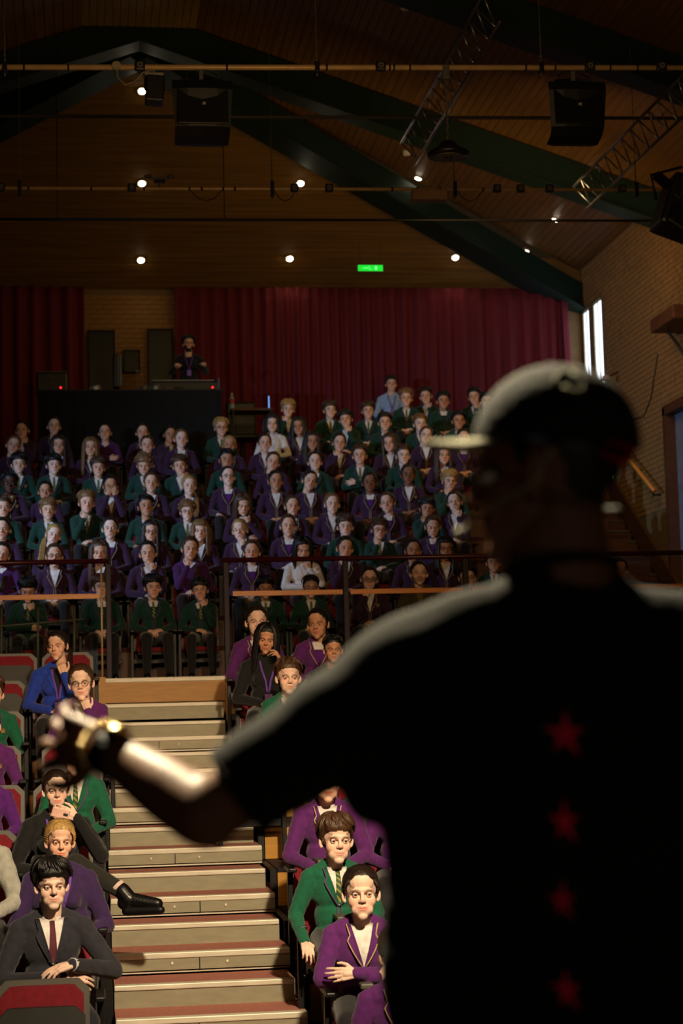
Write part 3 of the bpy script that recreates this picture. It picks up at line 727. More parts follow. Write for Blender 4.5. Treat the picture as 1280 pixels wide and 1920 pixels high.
for n, (px, dx, m, lb) in enumerate(((180, .0, M_WHITE, 'small white gadget on the desk beside the monitor'), (272, 0, M_SHELL, 'tangle of pale plugs on the desk, left one'), (292, 0, M_MIC, 'tangle of pale plugs on the desk, right one'))):
    x, y, z = ondesk(px, .08); mb = MB(); mb.add(rbox((0, 0, .03), (.03, .03, .03), .01))
    for q in range(4): mb.add(tube([(.02*q-.03, 0, .02), (.03*q-.05, -.03, .05+.01*q), (.05*q-.09, .01, .015)], .006, 5))
    o = part('plug_cluster' if n else 'desk_gadget', mb, m, smooth=False); o.location = (x, y, z); tag(o, lb, 'cables' if n else 'gadget')
t = thing('power_strip', 'small red-brown adaptor lying in front of the mixing console', 'adaptor', ondesk(318, .06))
part('body', rbox((0, 0, .02), (.05, .02, .02), .006), M_WOODD, t); part('lead', tube([(.05, 0, .02), (.12, 0, .04), (.2, 0, .01)], .005, 6), M_BLACK, t)
# side table with bottle
YT = 27.3; p = P(472, 765, YT)
t = thing('side_table', 'narrow dark table to the right of the control desk', 'table', (p.x, YT, UPZ(8)))
hh = p.z-UPZ(8)
part('table_top', rbox((0, .2, hh-.02), (.30, .22, .018), .005), M_WOODD, t)
for sx in (-1, 1):
    for sy in (0, .4): part('leg', rbox((sx*.27, sy, hh/2-.02), (.012, .012, hh/2-.02), .003), M_BLACK, t)
t = thing('water_bottle', 'clear plastic water bottle with a red and blue label', 'bottle', (P(436, 765, YT).x, YT+.12, p.z))
part('bottle_body', rings([(np.array((0, 0, z)), r, r, np.array((1., 0, 0)), np.array((0, 1., 0))) for z, r in ((0, .034), (.02, .037), (.12, .035), (.16, .036), (.2, .014), (.215, .014))], 16), M_WATER, t, smooth=True)
part('cap', cyl((0, 0, .215), (0, 0, .235), .016, seg=12), M_WHITE, t); part('label', cyl((0, 0, .08), (0, 0, .15), .038, seg=16), mat('bottle_label', (170, 60, 80), .5), t)
t = thing('headphones', 'small pale headphones lying on the side table', 'headphones', (P(470, 765, YT).x, YT+.15, p.z))
part('band', tube([(.05*math.cos(a), 0, .01+.06*math.sin(a)) for a in np.linspace(0, math.pi, 9)], .006, 6), M_SHELL, t); 
for s in (-1, 1): part('ear_cup', ell((s*.05, 0, .022), (.012, .02, .02), 8), M_SHELL, t, smooth=True)
t = thing('tablet', 'upright tablet glowing blue-white, right end of the side table', 'tablet', (P(505, 765, YT).x, YT+.15, p.z))
part('body', rbox((0, 0, .095), (.014, .08, .095), .006), M_PLAS, t); part('lit_edge', rbox((0, -.084, .095), (.009, .003, .09), .002), mat('tablet_glow', (150, 190, 240), .3, emit=(110, 170, 255), es=.8), t)
t = thing('office_chair', 'dark swivel chair behind the side table', 'chair', (P(452, 740, 27.95).x, 27.95, UPZ(9)))
part('backrest', rbox((0, .15, .78), (.22, .04, .26), .035), M_PLAS, t); part('seat', rbox((0, -.1, .46), (.22, .22, .04), .03), M_PLAS, t); part('column', cyl((0, 0, .06), (0, 0, .44), .03), M_BLACK, t)
for q in range(5): part('leg', tube([(0, 0, .08), (.26*math.cos(q*1.257), .26*math.sin(q*1.257), .03)], .018, 6), M_BLACK, t)
# wall panels
def wallbox(x0, y0_, x1, y1_, name, label, cat, m=M_PLAS, th=.05):
    a = P(x0, y1_, YB-.05); b_ = P(x1, y0_, YB-.05); t = thing(name, label, cat, ((a.x+b_.x)/2, YB-.06, (a.z+b_.z)/2))
    hx = abs(b_.x-a.x)/2; hz = abs(b_.z-a.z)/2
    part('panel', rbox((0, 0, 0), (hx-.015, th/2, hz-.015), .005), m, t)
    for (cx, cz, sx, sz) in ((0, hz-.01, hx, .012), (0, -hz+.01, hx, .012), (-hx+.01, 0, .012, hz), (hx-.01, 0, .012, hz)): part('trim', rbox((cx, -.02, cz), (sx, .025, sz), .004), M_PAINT, t)
wallbox(166, 620, 215, 775, 'black_wall_panel', 'tall black panel on the brick wall, left one', 'panel')
wallbox(278, 618, 324, 775, 'black_wall_panel', 'tall black panel on the brick wall beside the technician', 'panel')
wallbox(231, 657, 262, 700, 'wall_box', 'small dark box mounted on the brick between the two panels', 'box')
# pelmet and wire on the right wall
t = thing('wall_shelf', 'dark wooden bracket shelf high on the right wall', 'shelf', (XR-.22, 23.6, CZ+4.95))
part('board', rbox((0, 0, 0), (.22, .5, .09), .01), M_WOODD, t); part('bracket', tube([(-.05, .3, -.1), (.1, .3, -.3), (.2, .3, -.5)], .02, 6), M_BLACK, t)
o = part('wall_cable', tube([(XR-.01, 26.6, CZ+4.1), (XR-.01, 26.0, CZ+4.05), (XR-.01, 25.6, CZ+4.25), (XR-.01, 25.2, CZ+4.8)], .008, 6), M_BLACK, smooth=True); tag(o, 'thin black cable drooping across the right brick wall', 'cable')
t = thing('wall_spotlight', 'small pinkish fitting on a bracket under the slit windows', 'fitting', (XR-.2, 27.2, P(1135, 712, 27.2).z))
part('arm', tube([(.2, 0, .12), (0, -.1, .02), (-.1, .1, -.04)], .018, 6), M_WOODD, t); part('head', ell((-.02, -.1, 0), (.06, .08, .05), 10), mat('pinkish_plastic', (180, 130, 120), .5), t, smooth=True)
# conduit on the curtain corner
# ================================================================== PEOPLE
# head space: origin between the ears, face towards -y, unit = adult metres
def head_prims(sex, age):
    kid = age == 'kid'; f = sex == 'f'; nk = (0, .020, -.145) if age == 'upright' else (0, .052, -.20)
    jw = .050 if f else .056
    if kid: jw = .055
    p = [ell((0, .012, .036), (.075, .093, .084)), ell((0, -.045, .055), (.058, .045, .050)), ell((0, -.030, -.035), (jw+.006, .056, .062)),
         ell((0, -.052, -.066), (jw*.93, .040, .034)), ell((0, -.072, -.094), (.027 if not f else .023, .020, .019)),
         ell((.034, -.050, -.028), (.029, .029, .032)), ell((-.034, -.050, -.028), (.029, .029, .032)),
         ell((0, -.080, .020), (.050, .016, .013)),
         cap((0, -.088, .008), (0, -.108 if not kid else -.102, -.024), .0085, .0115), ell((.011, -.094, -.028), (.008, .010, .008)), ell((-.011, -.094, -.028), (.008, .010, .008)),
         ell((0, -.080, -.055), (.030, .014, .022)),
         ell((0, -.0895, -.0550), (.021, .0075, .0050)), ell((0, -.0875, -.0650), (.018, .0085, .0058)),
         cap((0, .022, -.045), nk, .050 if not (f or kid) else .043, .058 if not (f or kid) else .048)]
    for s in (-1, 1):
        p.append(ell((s*.0785, .012, -.006), (.009, .020, .031), rx=-.2, rz=s*.35)); p.append(ell((s*.074, .006, -.030), (.007, .010, .010)))
    return p
HEADS = {}
def head(sex, age, vox):
    k = (sex, age, vox)
    if k in HEADS: return HEADS[k]
    v, f = remesh(head_prims(sex, age), vox, 6 if vox < .005 else 2)
    ez = .000; ex = .031
    for s in (-1, 1):
        d2 = ((v[:, 0]-s*ex)/.016)**2+((v[:, 2]-ez)/.0105)**2; m = v[:, 1] < -.03
        v[:, 1] += m*.013*np.exp(-d2)
    for s in (-1, 1):   # ear hollow
        pass
    mo = np.exp(-((v[:, 2]+.0600)/.0022)**2-(v[:, 0]/.019)**4)*(v[:, 1] < -.06); v[:, 1] += mo*.003
    tint = np.zeros((len(v), 4)); tint[:, 3] = 1
    fr_ = v[:, 1] < -.05
    lip = np.exp(-(v[:, 0]/.021)**4-((v[:, 2]+.0600)/.0105)**4)*fr_; tint[:, 0] = lip*(1.0 if sex == 'f' else .7)
    brow = np.zeros(len(v)); soc = np.zeros(len(v))
    for s in (-1, 1):
        xx = (v[:, 0]*s-.032)
        bz = .0205-.30*np.abs(xx)**1.0*(xx > 0)+.05*xx
        brow = np.maximum(brow, np.exp(-(xx/.018)**4-((v[:, 2]-bz)/.0045)**2)*(v[:, 1] < -.04))
        # lash line
        brow = np.maximum(brow, .75*np.exp(-(xx/.0145)**4-((v[:, 2]-.0075)/.0026)**2)*(v[:, 1] < -.04))
    nos = sum(np.exp(-((v[:, 0]-s*.007)/.004)**2-((v[:, 2]+.036)/.003)**2) for s in (-1, 1))*fr_
    tint[:, 1] = np.clip(brow*(.85 if sex == 'f' else .95)+nos*.7, 0, 1)
    bl = sum(np.exp(-((v[:, 0]-s*.042)/.02)**2-((v[:, 2]+.028)/.02)**2) for s in (-1, 1))*fr_+np.exp(-(v[:, 0]/.012)**2-((v[:, 2]+.026)/.012)**2)*fr_
    tint[:, 2] = np.clip(bl*.6, 0, 1)
    HEADS[k] = (v, f, tint); return HEADS[k]
def eyes(seg=10, look=0.0):
    v = []; out = []
    for s in (-1, 1):
        c = np.array((s*.031, -.0725, .0)); e = ell(c, (.0125, .0125, .0115), seg); out.append((e, 1))
        d = np.array((look, -1, .02)); d /= np.linalg.norm(d); A, B, D = frame_of(d)
        for ax, an in (((s*.1, -.25, .97), 1.22), ((0, -.25, -.97), .98)):
            A2, B2, D2 = frame_of(ax); rl = .0138; out.append((rings([(c+D2*rl*math.cos(a), rl*math.sin(a), rl*math.sin(a), A2, B2) for a in (.15, .4, .65, .85, an)], 14), 0))
        out.append((rings([(c+D*.0105, .0066, .0066, A, B), (c+D*.0127, .0056, .0056, A, B), (c+D*.0132, .003, .003, A, B)], 12), 2))
    return out

def vecs(d, n):
    d = np.array(d, float); d /= np.linalg.norm(d); n = np.array(n, float); n -= d*np.dot(n, d); n /= np.linalg.norm(n); return d, n
def hand(wr, d, n, right=True, curl=(.5, .6, .7, .8), k=1.0, thumb=.6, spread=.10):
    """prims of a hand: wrist, finger direction d, palm normal n"""
    d, n = vecs(d, n); t = np.cross(d, n)*(1 if right else -1); wr = np.array(wr, float); p = []
    L = ((.043, .027, .021), (.047, .030, .022), (.043, .028, .021), (.034, .021, .018))
    for i in range(4):
        u = .030-.020*i; kn = wr+(d*(.088-.006*abs(i-1))+t*u)*k; p.append(cap(wr+(d*.008+t*u*.6)*k, kn, .0135*k, .0120*k, 8))
        a = curl[i]*.9; q = kn; r_ = (.0100, .0090, .0080, .0072)
        if i == 3: r_ = (.0088, .0080, .0072, .0064)
        sp = spread*(1.2-.9*i)
        for j in range(3):
            dd = (d+t*sp)*math.cos(a)+n*math.sin(a); dd /= np.linalg.norm(dd); q2 = q+dd*L[i][j]*k
            p.append(cap(q, q2, r_[j]*k, r_[j+1]*k, 8)); q = q2; a += curl[i]
    b0 = wr+(d*.022+t*.022)*k; dr_ = (t*.75+d*.65+n*.35*thumb); dr_ /= np.linalg.norm(dr_); b1_ = b0+dr_*.042*k
    d2 = (t*.35+d*.9+n*.45*thumb); d2 /= np.linalg.norm(d2); b2_ = b1_+d2*.032*k; d3 = d+n*.5*thumb+t*.05; d3 /= np.linalg.norm(d3)
    p += [cap(b0, b1_, .0150*k, .0115*k, 8), cap(b1_, b2_, .0110*k, .0095*k, 8), cap(b2_, b2_+d3*.024*k, .0095*k, .0078*k, 8)]
    p.append(ell(tuple(wr+d*.05*k), (.040*k,)*3 if False else (.03*k, .03*k, .03*k), 10) if False else cap(wr-d*.01*k, wr+d*.06*k, .021*k, .022*k, 10))
    return p

# seated poses, adult units, person faces -y; 'a' = viewer's left (the person's right hand)
def POSE(ea, wa, da, na, ca, eb, wb, db, nb, cb, hd=(0, 0, 0), lean=0.0, hc=(0, -.02, 1.128)):
    return dict(ea=ea, wa=wa, da=da, na=na, ca=ca, eb=eb, wb=wb, db=db, nb=nb, cb=cb, hd=hd, lean=lean, hc=hc)
C1 = (.5, .6, .7, .8); CF = (1.0, 1.1, 1.15, 1.2); C0 = (.2, .25, .3, .35)
POSES = {
 'l': POSE((-.24, .0, .66), (-.085, -.20, .60), (.8, -.45, -.2), (0, .4, -1), C1, (.24, .0, .66), (.085, -.21, .605), (-.8, -.4, -.1), (0, .5, -1), C1, (.03, .05, .02)),
 'c': POSE((-.15, -.19, .68), (-.045, -.160, .905), (.25, .05, 1), (.1, 1, .1), CF, (.24, .0, .66), (.06, -.20, .62), (-.9, -.3, -.1), (0, .5, -1), C1, (.06, .08, .08)),
 'd': POSE((-.24, .0, .66), (-.06, -.20, .62), (.9, -.3, -.1), (0, .5, -1), C1, (.15, -.19, .68), (.045, -.160, .905), (-.25, .05, 1), (-.1, 1, .1), CF, (.04, -.1, -.08)),
 'x': POSE((-.23, -.04, .68), (.06, -.19, .70), (1, .05, .12), (0, 1, -.1), C0, (.23, -.04, .68), (-.06, -.21, .73), (-1, .1, -.05), (0, 1, -.2), C0, (-.03, -.05, 0)),
 'f': POSE((-.15, -.19, .72), (-.05, -.18, .965), (.2, .05, 1), (.2, 1, 0), C0, (.15, -.19, .72), (.05, -.18, .965), (-.2, .05, 1), (-.2, 1, 0), C0, (.16, 0, 0)),
 'k': POSE((-.24, .03, .66), (-.14, -.26, .60), (.1, -1, -.15), (0, .1, -1), (.3, .3, .35, .4), (.24, .03, .66), (.14, -.26, .60), (-.1, -1, -.15), (0, .1, -1), (.3, .3, .35, .4), (-.06, .12, -.03)),
 't': POSE((-.24, .0, .66), (-.085, -.20, .60), (.8, -.45, -.2), (0, .4, -1), C1, (.24, .0, .66), (.085, -.21, .605), (-.8, -.4, -.1), (0, .5, -1), C1, (.03, .10, .24)),
 'u': POSE((-.24, .0, .66), (-.085, -.20, .60), (.8, -.45, -.2), (0, .4, -1), C1, (.24, .0, .66), (.085, -.21, .605), (-.8, -.4, -.1), (0, .5, -1), C1, (.02, -.28, -.08)),
 'w': POSE((-.23, -.04, .68), (.03, -.19, .66), (1, -.1, 0), (0, 1, -.3), C1, (.20, -.15, .70), (.05, -.165, .87), (-.5, .1, 1), (-.3, 1, 0), CF, (.34, .0, .0)),
}
def hmat(ps, hs):
    p, yw, rl = ps['hd']; return Matrix.Translation(Vector(ps['hc'])) @ (Euler((p, 0, 0)).to_matrix() @ Euler((0, rl, 0)).to_matrix() @ Euler((0, 0, yw)).to_matrix()).to_4x4() @ Matrix.Scale(hs, 4)
def app(M, v): M = np.array(M); return v @ M[:3, :3].T+M[:3, 3]
def torso_prims(g=0.0, fem=False, fat=0.0):
    q = [ell((0, .03, .53), (.155+g+fat, .125+g+fat, .11)), ell((0, .035, .67), (.130+g+fat*1.2, .102+g+fat, .14)), ell((0, .035, .82), (.140+g+fat, .106+g+fat*.6, .15)),
         cap((-.10, .045, .925), (.10, .045, .925), .060+g*.7, .062+g*.7), cap((-.06, .045, .965), (.06, .045, .965), .048+g*.4, .048+g*.4)]
    if fem: q += [ell((s*.062, -.045, .80), (.060, .050+fat, .058)) for s in (-1, 1)]
    return q
SHO = lambda s: (s*.158, .045, .905)
def arm_prims(ps, g=0.0, cuff=.0):
    q = []
    for s, e, w_ in ((-1, ps['ea'], ps['wa']), (1, ps['eb'], ps['wb'])):
        e = np.array(e); w_ = np.array(w_); w2 = e+(w_-e)*(1-cuff)
        q += [cap(SHO(s), e, .052+g, .042+g), cap(e, w2, .041+g, .027+g*1.1)]
    return q
def leg_prims(g=0.0, legs=None):
    q = []
    for s in (-1, 1):
        kn = (s*.125, -.43, .50); an = (s*.13, -.46, .09)
        if legs and s in legs: kn, an = legs[s]
        q += [cap((s*.085, .0, .52), kn, .082+g, .060+g), cap(kn, an, .056+g, .038+g*.8)]
    return q
BOD = {}; DAT = {}
def body_mesh(pk, sex, age, hi, ps=None, legs=None, fem=False):
    key = (pk, sex, age, hi)
    if key in BOD: return BOD[key]
    ps = ps or POSES[pk]; hs = 1.21 if age == 'kid' else 1.0
    v, f, tint = head(sex, age, .0034 if hi else .0056); H = hmat(ps, hs)
    mb = MB(); mb.add((app(H, v), f), 0); n0 = len(v)
    hp_ = hand(ps['wa'], ps['da'], ps['na'], True, ps['ca'], .92)+[cap(np.array(ps['wa'])+(np.array(ps['ea'])-np.array(ps['wa']))*.25, ps['wa'], .030, .024)]
    mb.add(remesh(hp_, .0034 if hi else .0055, 2), 0)
    hp_ = hand(ps['wb'], ps['db'], ps['nb'], False, ps['cb'], .92)+[cap(np.array(ps['wb'])+(np.array(ps['eb'])-np.array(ps['wb']))*.25, ps['wb'], .030, .024)]
    mb.add(remesh(hp_, .0034 if hi else .0055, 2), 0)
    mb.add(remesh(torso_prims(-.012)+arm_prims(ps, -.004)+leg_prims(-.008, legs), .02, 2), 0)
    for e, m in eyes(12 if hi else 8, look=.1): mb.add((app(H, e[0]), e[1]), m)
    me = to_mesh('body', mb); at = me.color_attributes.new('Tint', 'FLOAT_COLOR', 'POINT')
    T = np.zeros((mb.n, 4)); T[:, 3] = 1; T[:n0] = tint; at.data.foreach_set('color', T.ravel())
    BOD[key] = me; return me
def clothes(pk, cut, hi, ps=None, legs=None, fem=False, fat=0.0):
    """returns dict of meshes: top, shirt, lapel, piping, tie, inner, trousers, shoe meshes"""
    key = (pk, cut, hi, fem)
    if key in DAT: return DAT[key]
    ps = ps or POSES[pk]; R = {}; vx = .009 if hi else .014
    tp = torso_prims(.010, fem, fat)
    base = remesh(tp, .012, 2); B = bvh_of(base)
    lowr = [ell((0, .02, .54), (.172+fat, .145+fat, .10))]
    sl = tp+arm_prims(ps, .007, .02)+lowr
    v, f = remesh(sl, vx, 2 if hi else 2)
    # cloth wrinkles
    nrm = np.sin(v[:, 2]*70+np.sin(v[:, 0]*30)*2+v[:, 1]*40)*np.sin(v[:, 0]*45+v[:, 2]*22)
    c = v-np.array((0, .04, .75)); c /= np.linalg.norm(c, axis=1)[:, None]; v = v+c*(nrm*(.0028 if hi else .002))[:, None]
    R['top'] = (v, f)
    vz = .74 if cut != 'jumper' else .90
    n = 9
    def vx_(z, w0): return w0*max(0., (z-vz)/(.965-vz))
    zs = [vz+(.968-vz)*k/(n-1) for k in range(n)]
    w0 = .062
    R['shirt'] = strip(B, [(-vx_(z, w0)-.002, z) for z in zs], [(vx_(z, w0)+.002, z) for z in zs], 6, .006, .01)
    lap = MB(); pip = MB()
    for s in (-1, 1):
        inner = [(s*vx_(z, w0), z) for z in zs]
        outer = [(s*(vx_(z, w0)+.006+.040*math.sin(min(1, (z-vz)/max(.01, .90-vz))*1.45) if z < .905 else vx_(z, w0)+.022), z) for z in zs]
        if cut == 'blazer': lap.add(strip(B, inner, outer, 3, .014, .012)); 
        ps_ = [np.array(cast(B, o_[0]+s*.0015, o_[1], off=.017)) for o_ in outer]
        pip.add(tube(ps_, .0040 if hi else .003, 5))
        if cut == 'blazer':
            hem = [cast(B, s*.012+s*.05*max(0, (.62-z))/.12, z, off=.016) for z in (.735, .70, .66, .62, .58, .54)]
            hem = [h for h in hem if h is not None]; pip.add(tube(hem, .0028, 5))
            # breast pocket badge
    R['lapel'] = lap; R['piping'] = pip
    bd = MB(); bd.add(strip(B, [(.075, .80), (.072, .84)], [(.108, .80), (.110, .84)], 3, .013, .008)); R['badge'] = bd
    tz = [.955-.20*k/7 for k in range(8)]
    def tw(z): return .011+.012*(.955-z)/.2 if z < .935 else .013
    R['tie'] = strip(B, [(-tw(z), z) for z in tz][::-1], [(tw(z), z) for z in tz][::-1], 3, .012, .01)
    iz = [.60+(.895-.60)*k/8 for k in range(9)]
    R['inner'] = strip(B, [(-(.006+.9*vx_(min(z, .9), w0) if z < .9 else .05), z) for z in iz], [((.006+.9*vx_(min(z, .9), w0) if z < .9 else .05), z) for z in iz], 5, .009, .008)
    # shirt collar
    co = MB()
    nb = 18; vv = []; ff = []
    for r_, (rad, z) in enumerate(((.056, .955), (.054, .986), (.061, .982), (.070, .957))):
        for k in range(nb):
            a = math.radians(-90+18+ (324)*k/(nb-1)); vv.append((rad*1.02*math.cos(a), .038+rad*math.sin(a)*1.05, z+.012*math.sin(a)-(.014 if r_ == 3 and k in (0, nb-1) else 0)))
    for r_ in range(3):
        for k in range(nb-1): ff.append((r_*nb+k, r_*nb+k+1, (r_+1)*nb+k+1, (r_+1)*nb+k))
    co.add((np.array(vv), ff)); R['collar'] = co
    jc = MB(); vv = []; ff = []
    for r_, (rad, z) in enumerate(((.064, .950), (.063, .980), (.072, .975), (.084, .945))):
        for k in range(nb):
            a = math.radians(-90+52+(256)*k/(nb-1)); vv.append((rad*1.04*math.cos(a), .040+rad*math.sin(a), z+.010*math.sin(a)))
    for r_ in range(3):
        for k in range(nb-1): ff.append((r_*nb+k, r_*nb+k+1, (r_+1)*nb+k+1, (r_+1)*nb+k))
    jc.add((np.array(vv), ff)); R['jcollar'] = jc
    R['trousers'] = remesh(leg_prims(.012, legs)+[ell((0, .03, .52), (.160, .13, .09))], .016 if not hi else .012, 2)
    cf = MB()
    for e, w_ in ((ps['ea'], ps['wa']), (ps['eb'], ps['wb'])):
        e = np.array(e); w_ = np.array(w_); L_ = np.linalg.norm(w_-e); u = (w_-e)/L_; cf.add(cyl(e+u*(L_-.03), e+u*(L_+.004), .034, .033, 14))
    R['cuffs'] = cf
    for k in list(R):
        mb = R[k]
        if isinstance(mb, tuple): m2 = MB(); m2.add(mb); mb = m2
        R[k] = to_mesh(k, mb)
    B_ = B; R['bvh'] = B_
    DAT[key] = R; return R
def shoe_prims(s):
    x = s*.13; return [cap((x, -.45, .045), (x+s*.01, -.60, .035), .045, .036), cap((x, -.45, .055), (x, -.46, .10), .042, .042), cap((x, -.44, .02), (x+s*.012, -.61, .018), .03, .026)]
SHOES = {}
def shoe_mesh(s):
    if s not in SHOES: mb = MB(); mb.add(remesh(shoe_prims(s), .010, 2)); SHOES[s] = to_mesh('shoe', mb)
    return SHOES[s]

# ---- hair
def hairline(phi, style):
    P0 = {'short': ((0, .066), (.6, .060), (1.0, .038), (1.2, -.012), (1.42, -.012), (1.55, .030), (1.95, .026), (2.15, -.03), (2.6, -.056), (3.2, -.064)),
          'floppy': ((0, .052), (.6, .050), (1.0, .026), (1.2, -.016), (1.42, -.016), (1.55, .022), (1.95, .020), (2.15, -.04), (2.6, -.060), (3.2, -.068)),
          'back': ((0, .074), (.6, .066), (1.0, .036), (1.2, .0), (1.42, -.002), (1.55, .030), (1.95, .026), (2.15, -.03), (2.6, -.056), (3.2, -.06)),
          'long': ((0, .072), (.5, .062), (.85, .030), (1.1, -.03), (1.4, -.08), (1.8, -.10), (2.3, -.11), (2.6, -.12), (3.2, -.12)),
          'bald': ((0, .110), (.6, .10), (1.0, .07), (1.2, .0), (1.42, -.002), (1.55, .030), (1.95, .026), (2.15, -.03), (2.6, -.056), (3.2, -.06))}[style]
    xs = [q[0] for q in P0]; ys = [q[1] for q in P0]; return np.interp(phi, xs, ys)
CEN = np.array((0, .012, .034)); RAD = np.array((.079, .097, .088))
def hpt(th, ph, lift):
    """point over the skull: th from the crown, ph azimuth (0 = front, + = viewer's right)"""
    d = np.array((math.sin(th)*math.sin(ph), -math.sin(th)*math.cos(ph), math.cos(th))); return CEN+d*(RAD+lift)
HAIRM = {}
def hair_mesh(style, hi=False):
    key = (style, hi)
    if key in HAIRM: return HAIRM[key]
    rnd = random.Random(hash(style) % 1000 if False else sum(map(ord, style)))
    line = {'s': 'short', 'f': 'floppy', 'm': 'floppy', 'c': 'floppy', 'p': 'back', 't': 'back', 'T': 'back', 'L': 'long', 'b': 'long', 'F': 'long', 'w': 'short', 'B': 'bald', 'q': 'short', 'h': 'back'}[style]
    thick = {'s': .010, 'f': .013, 'm': .015, 'c': .017, 'p': .007, 't': .008, 'T': .008, 'L': .013, 'b': .016, 'F': .014, 'w': .018, 'B': .003, 'q': .009, 'h': .012}[style]
    v, f, _ = head('m', 'adult', .0056)
    v = v.copy(); ph = np.arctan2(np.abs(v[:, 0]), -(v[:, 1]-.012)); h = v[:, 2]-hairline(ph, line)
    d = (v-CEN)/RAD; r = np.linalg.norm(d, axis=1)
    keep = (h > -.004) & (v[:, 2] > -.13) & (r < 1.35)
    ear = (np.abs(v[:, 0]) > .074) & (v[:, 2] < .034) & (v[:, 1] > -.03) & (v[:, 1] < .05)
    if line != 'long': keep &= ~ear
    th_ = thick*np.clip((h+.004)/.022, 0, 1)**.6; th_ += thick*.55*np.clip((v[:, 2]-.05)/.06, 0, 1)*(style in 'sfmcw')
    n_ = np.sin(v[:, 0]*140+v[:, 1]*60)*np.sin(v[:, 1]*150+v[:, 2]*90)*.12*thick
    # push out from the skull shape, with ears flattened
    dd = d/np.maximum(r, 1e-6)[:, None]; surf = CEN+dd*RAD*np.minimum(r, 1.03)[:, None]
    u = dd/RAD; u /= np.linalg.norm(u, axis=1)[:, None]
    nv = surf+u*(th_+n_+.0015)[:, None]
    idx = -np.ones(len(v), int); idx[keep] = np.arange(keep.sum())
    ff = [tuple(idx[i] for i in q) for q in f if all(keep[i] for i in q)]
    mb = MB(); mb.add((nv[keep], ff))
    def lock(pts, r0, flat=1.0, seg=5):
        n = len(pts); mb.add(tube(pts, [r0*(.55+.45*math.sin(math.pi*min(1, (k+.6)/n)))*(1 if k < n-1 else .35) for k in range(n)], seg))
    def arc(th0, ph0, th1, ph1, lift, n=6, up=.0):
        return [hpt(th0+(th1-th0)*t, ph0+(ph1-ph0)*t, lift+up*math.sin(math.pi*t)) for t in [k/(n-1) for k in range(n)]]
    N_ = 2 if hi else 1
    if style in 'sfmwq':
        cnt = {'s': 60, 'f': 70, 'm': 95, 'w': 60, 'q': 30}[style]*N_
        for k in range(cnt):
            p0 = rnd.uniform(-math.pi, math.pi); front = abs(p0) < 1.15
            th1 = {'s': 1.05, 'f': 1.28, 'm': 1.14, 'w': 1.1, 'q': .9}[style] if front else (1.5 if abs(p0) < 1.9 else 1.9)
            sw = rnd.uniform(-.2, .2)+(.35 if style in 'fw' else .15)
            lock(arc(rnd.uniform(.1, .5), p0*.8-.2, th1*rnd.uniform(.62, 1.04), p0+sw*(1 if front else .3)+rnd.uniform(-.12, .12), thick+rnd.uniform(-.004, .009)+(.006 if style == 'm' else 0), up=.008), rnd.uniform(.006, .010)*(.8 if hi else 1))
    if style == 'c':
        for k in range(120*N_):
            p0 = rnd.uniform(-math.pi, math.pi); t0 = math.acos(rnd.uniform(.05 if abs(p0) > 1.2 else .22, 1)); c = hpt(t0, p0, thick+.006); r_ = rnd.uniform(.009, .016)
            a0 = rnd.uniform(0, 6); lock([c+np.array((r_*math.cos(a0+a), rnd.uniform(-.003, .003), r_*math.sin(a0+a))) for a in (0, 1, 2, 3, 4)], .007)
    if style in 'ptTh':
        bk = (1.45, math.pi)
        for k in range(44*N_):
            p0 = -2.4+4.8*k/(44*N_-1); th0 = math.acos(max(-.5, min(1, (hairline(abs(p0), 'back')-.034)/(RAD[2]))))
            a = hpt(th0, p0, thick*.6); b_ = hpt(1.35, math.pi, .01); pts = []
            for t in (0, .2, .45, .7, 1):
                q = a*(1-t)+b_*t; e = (q-CEN)/(RAD+thick+.002); e /= max(1e-6, np.linalg.norm(e)); pts.append(CEN+e*(RAD+thick*(.6+.5*math.sin(math.pi*t))))
            lock(pts, .0065 if not hi else .0045)
        mb.add(ell((0, .122, .022), (.032, .026, .032)))
        if style in 'tT':
            s = 1 if style == 't' else -1
            for k in range(16*N_):
                o = rnd.uniform(-.02, .02); lock([(s*.02+o, .12, .01), (s*.075+o*.5, .085, -.06), (s*.085+o, .0, -.15), (s*.08+o, -.06, -.22), (s*.075+o*1.4, -.085, -.30), (s*.07+o, -.09, -.36)], .012)
    if style in 'LbF':
        bot = {'L': -.34, 'b': -.13, 'F': -.26}[style]
        for k in range(70*N_):
            s = 1 if k % 2 else -1; ph0 = rnd.uniform(.75, 3.1)*s; end = hpt(1.45, ph0, thick); o = rnd.uniform(-.008, .008)
            pts = arc(.25, s*.25, .9, ph0*.9, thick+.002, 3)+[end+np.array((o, 0, 0))]
            for t in (.35, .7, 1.0): z = .03+(bot-.03)*t; pts.append(np.array((end[0]*(1.02+.12*t)+o, end[1]*(1-.1*t)+.01-(.03*t if abs(ph0) < 1.3 else 0), z)))
            lock(pts, rnd.uniform(.009, .013))
        if style in 'F':
            for k in range(26*N_): p0 = -.95+1.9*k/(26*N_-1); lock(arc(.35, p0*.5, 1.33, p0, thick, 5, .006), .007)
        if style == 'b':
            for k in range(20*N_): p0 = -.9+1.2*k/(20*N_-1); lock(arc(.3, .4, 1.15, p0, thick, 5, .006), .007)
    me = to_mesh('hair', mb); HAIRM[key] = me; return me
GL = []
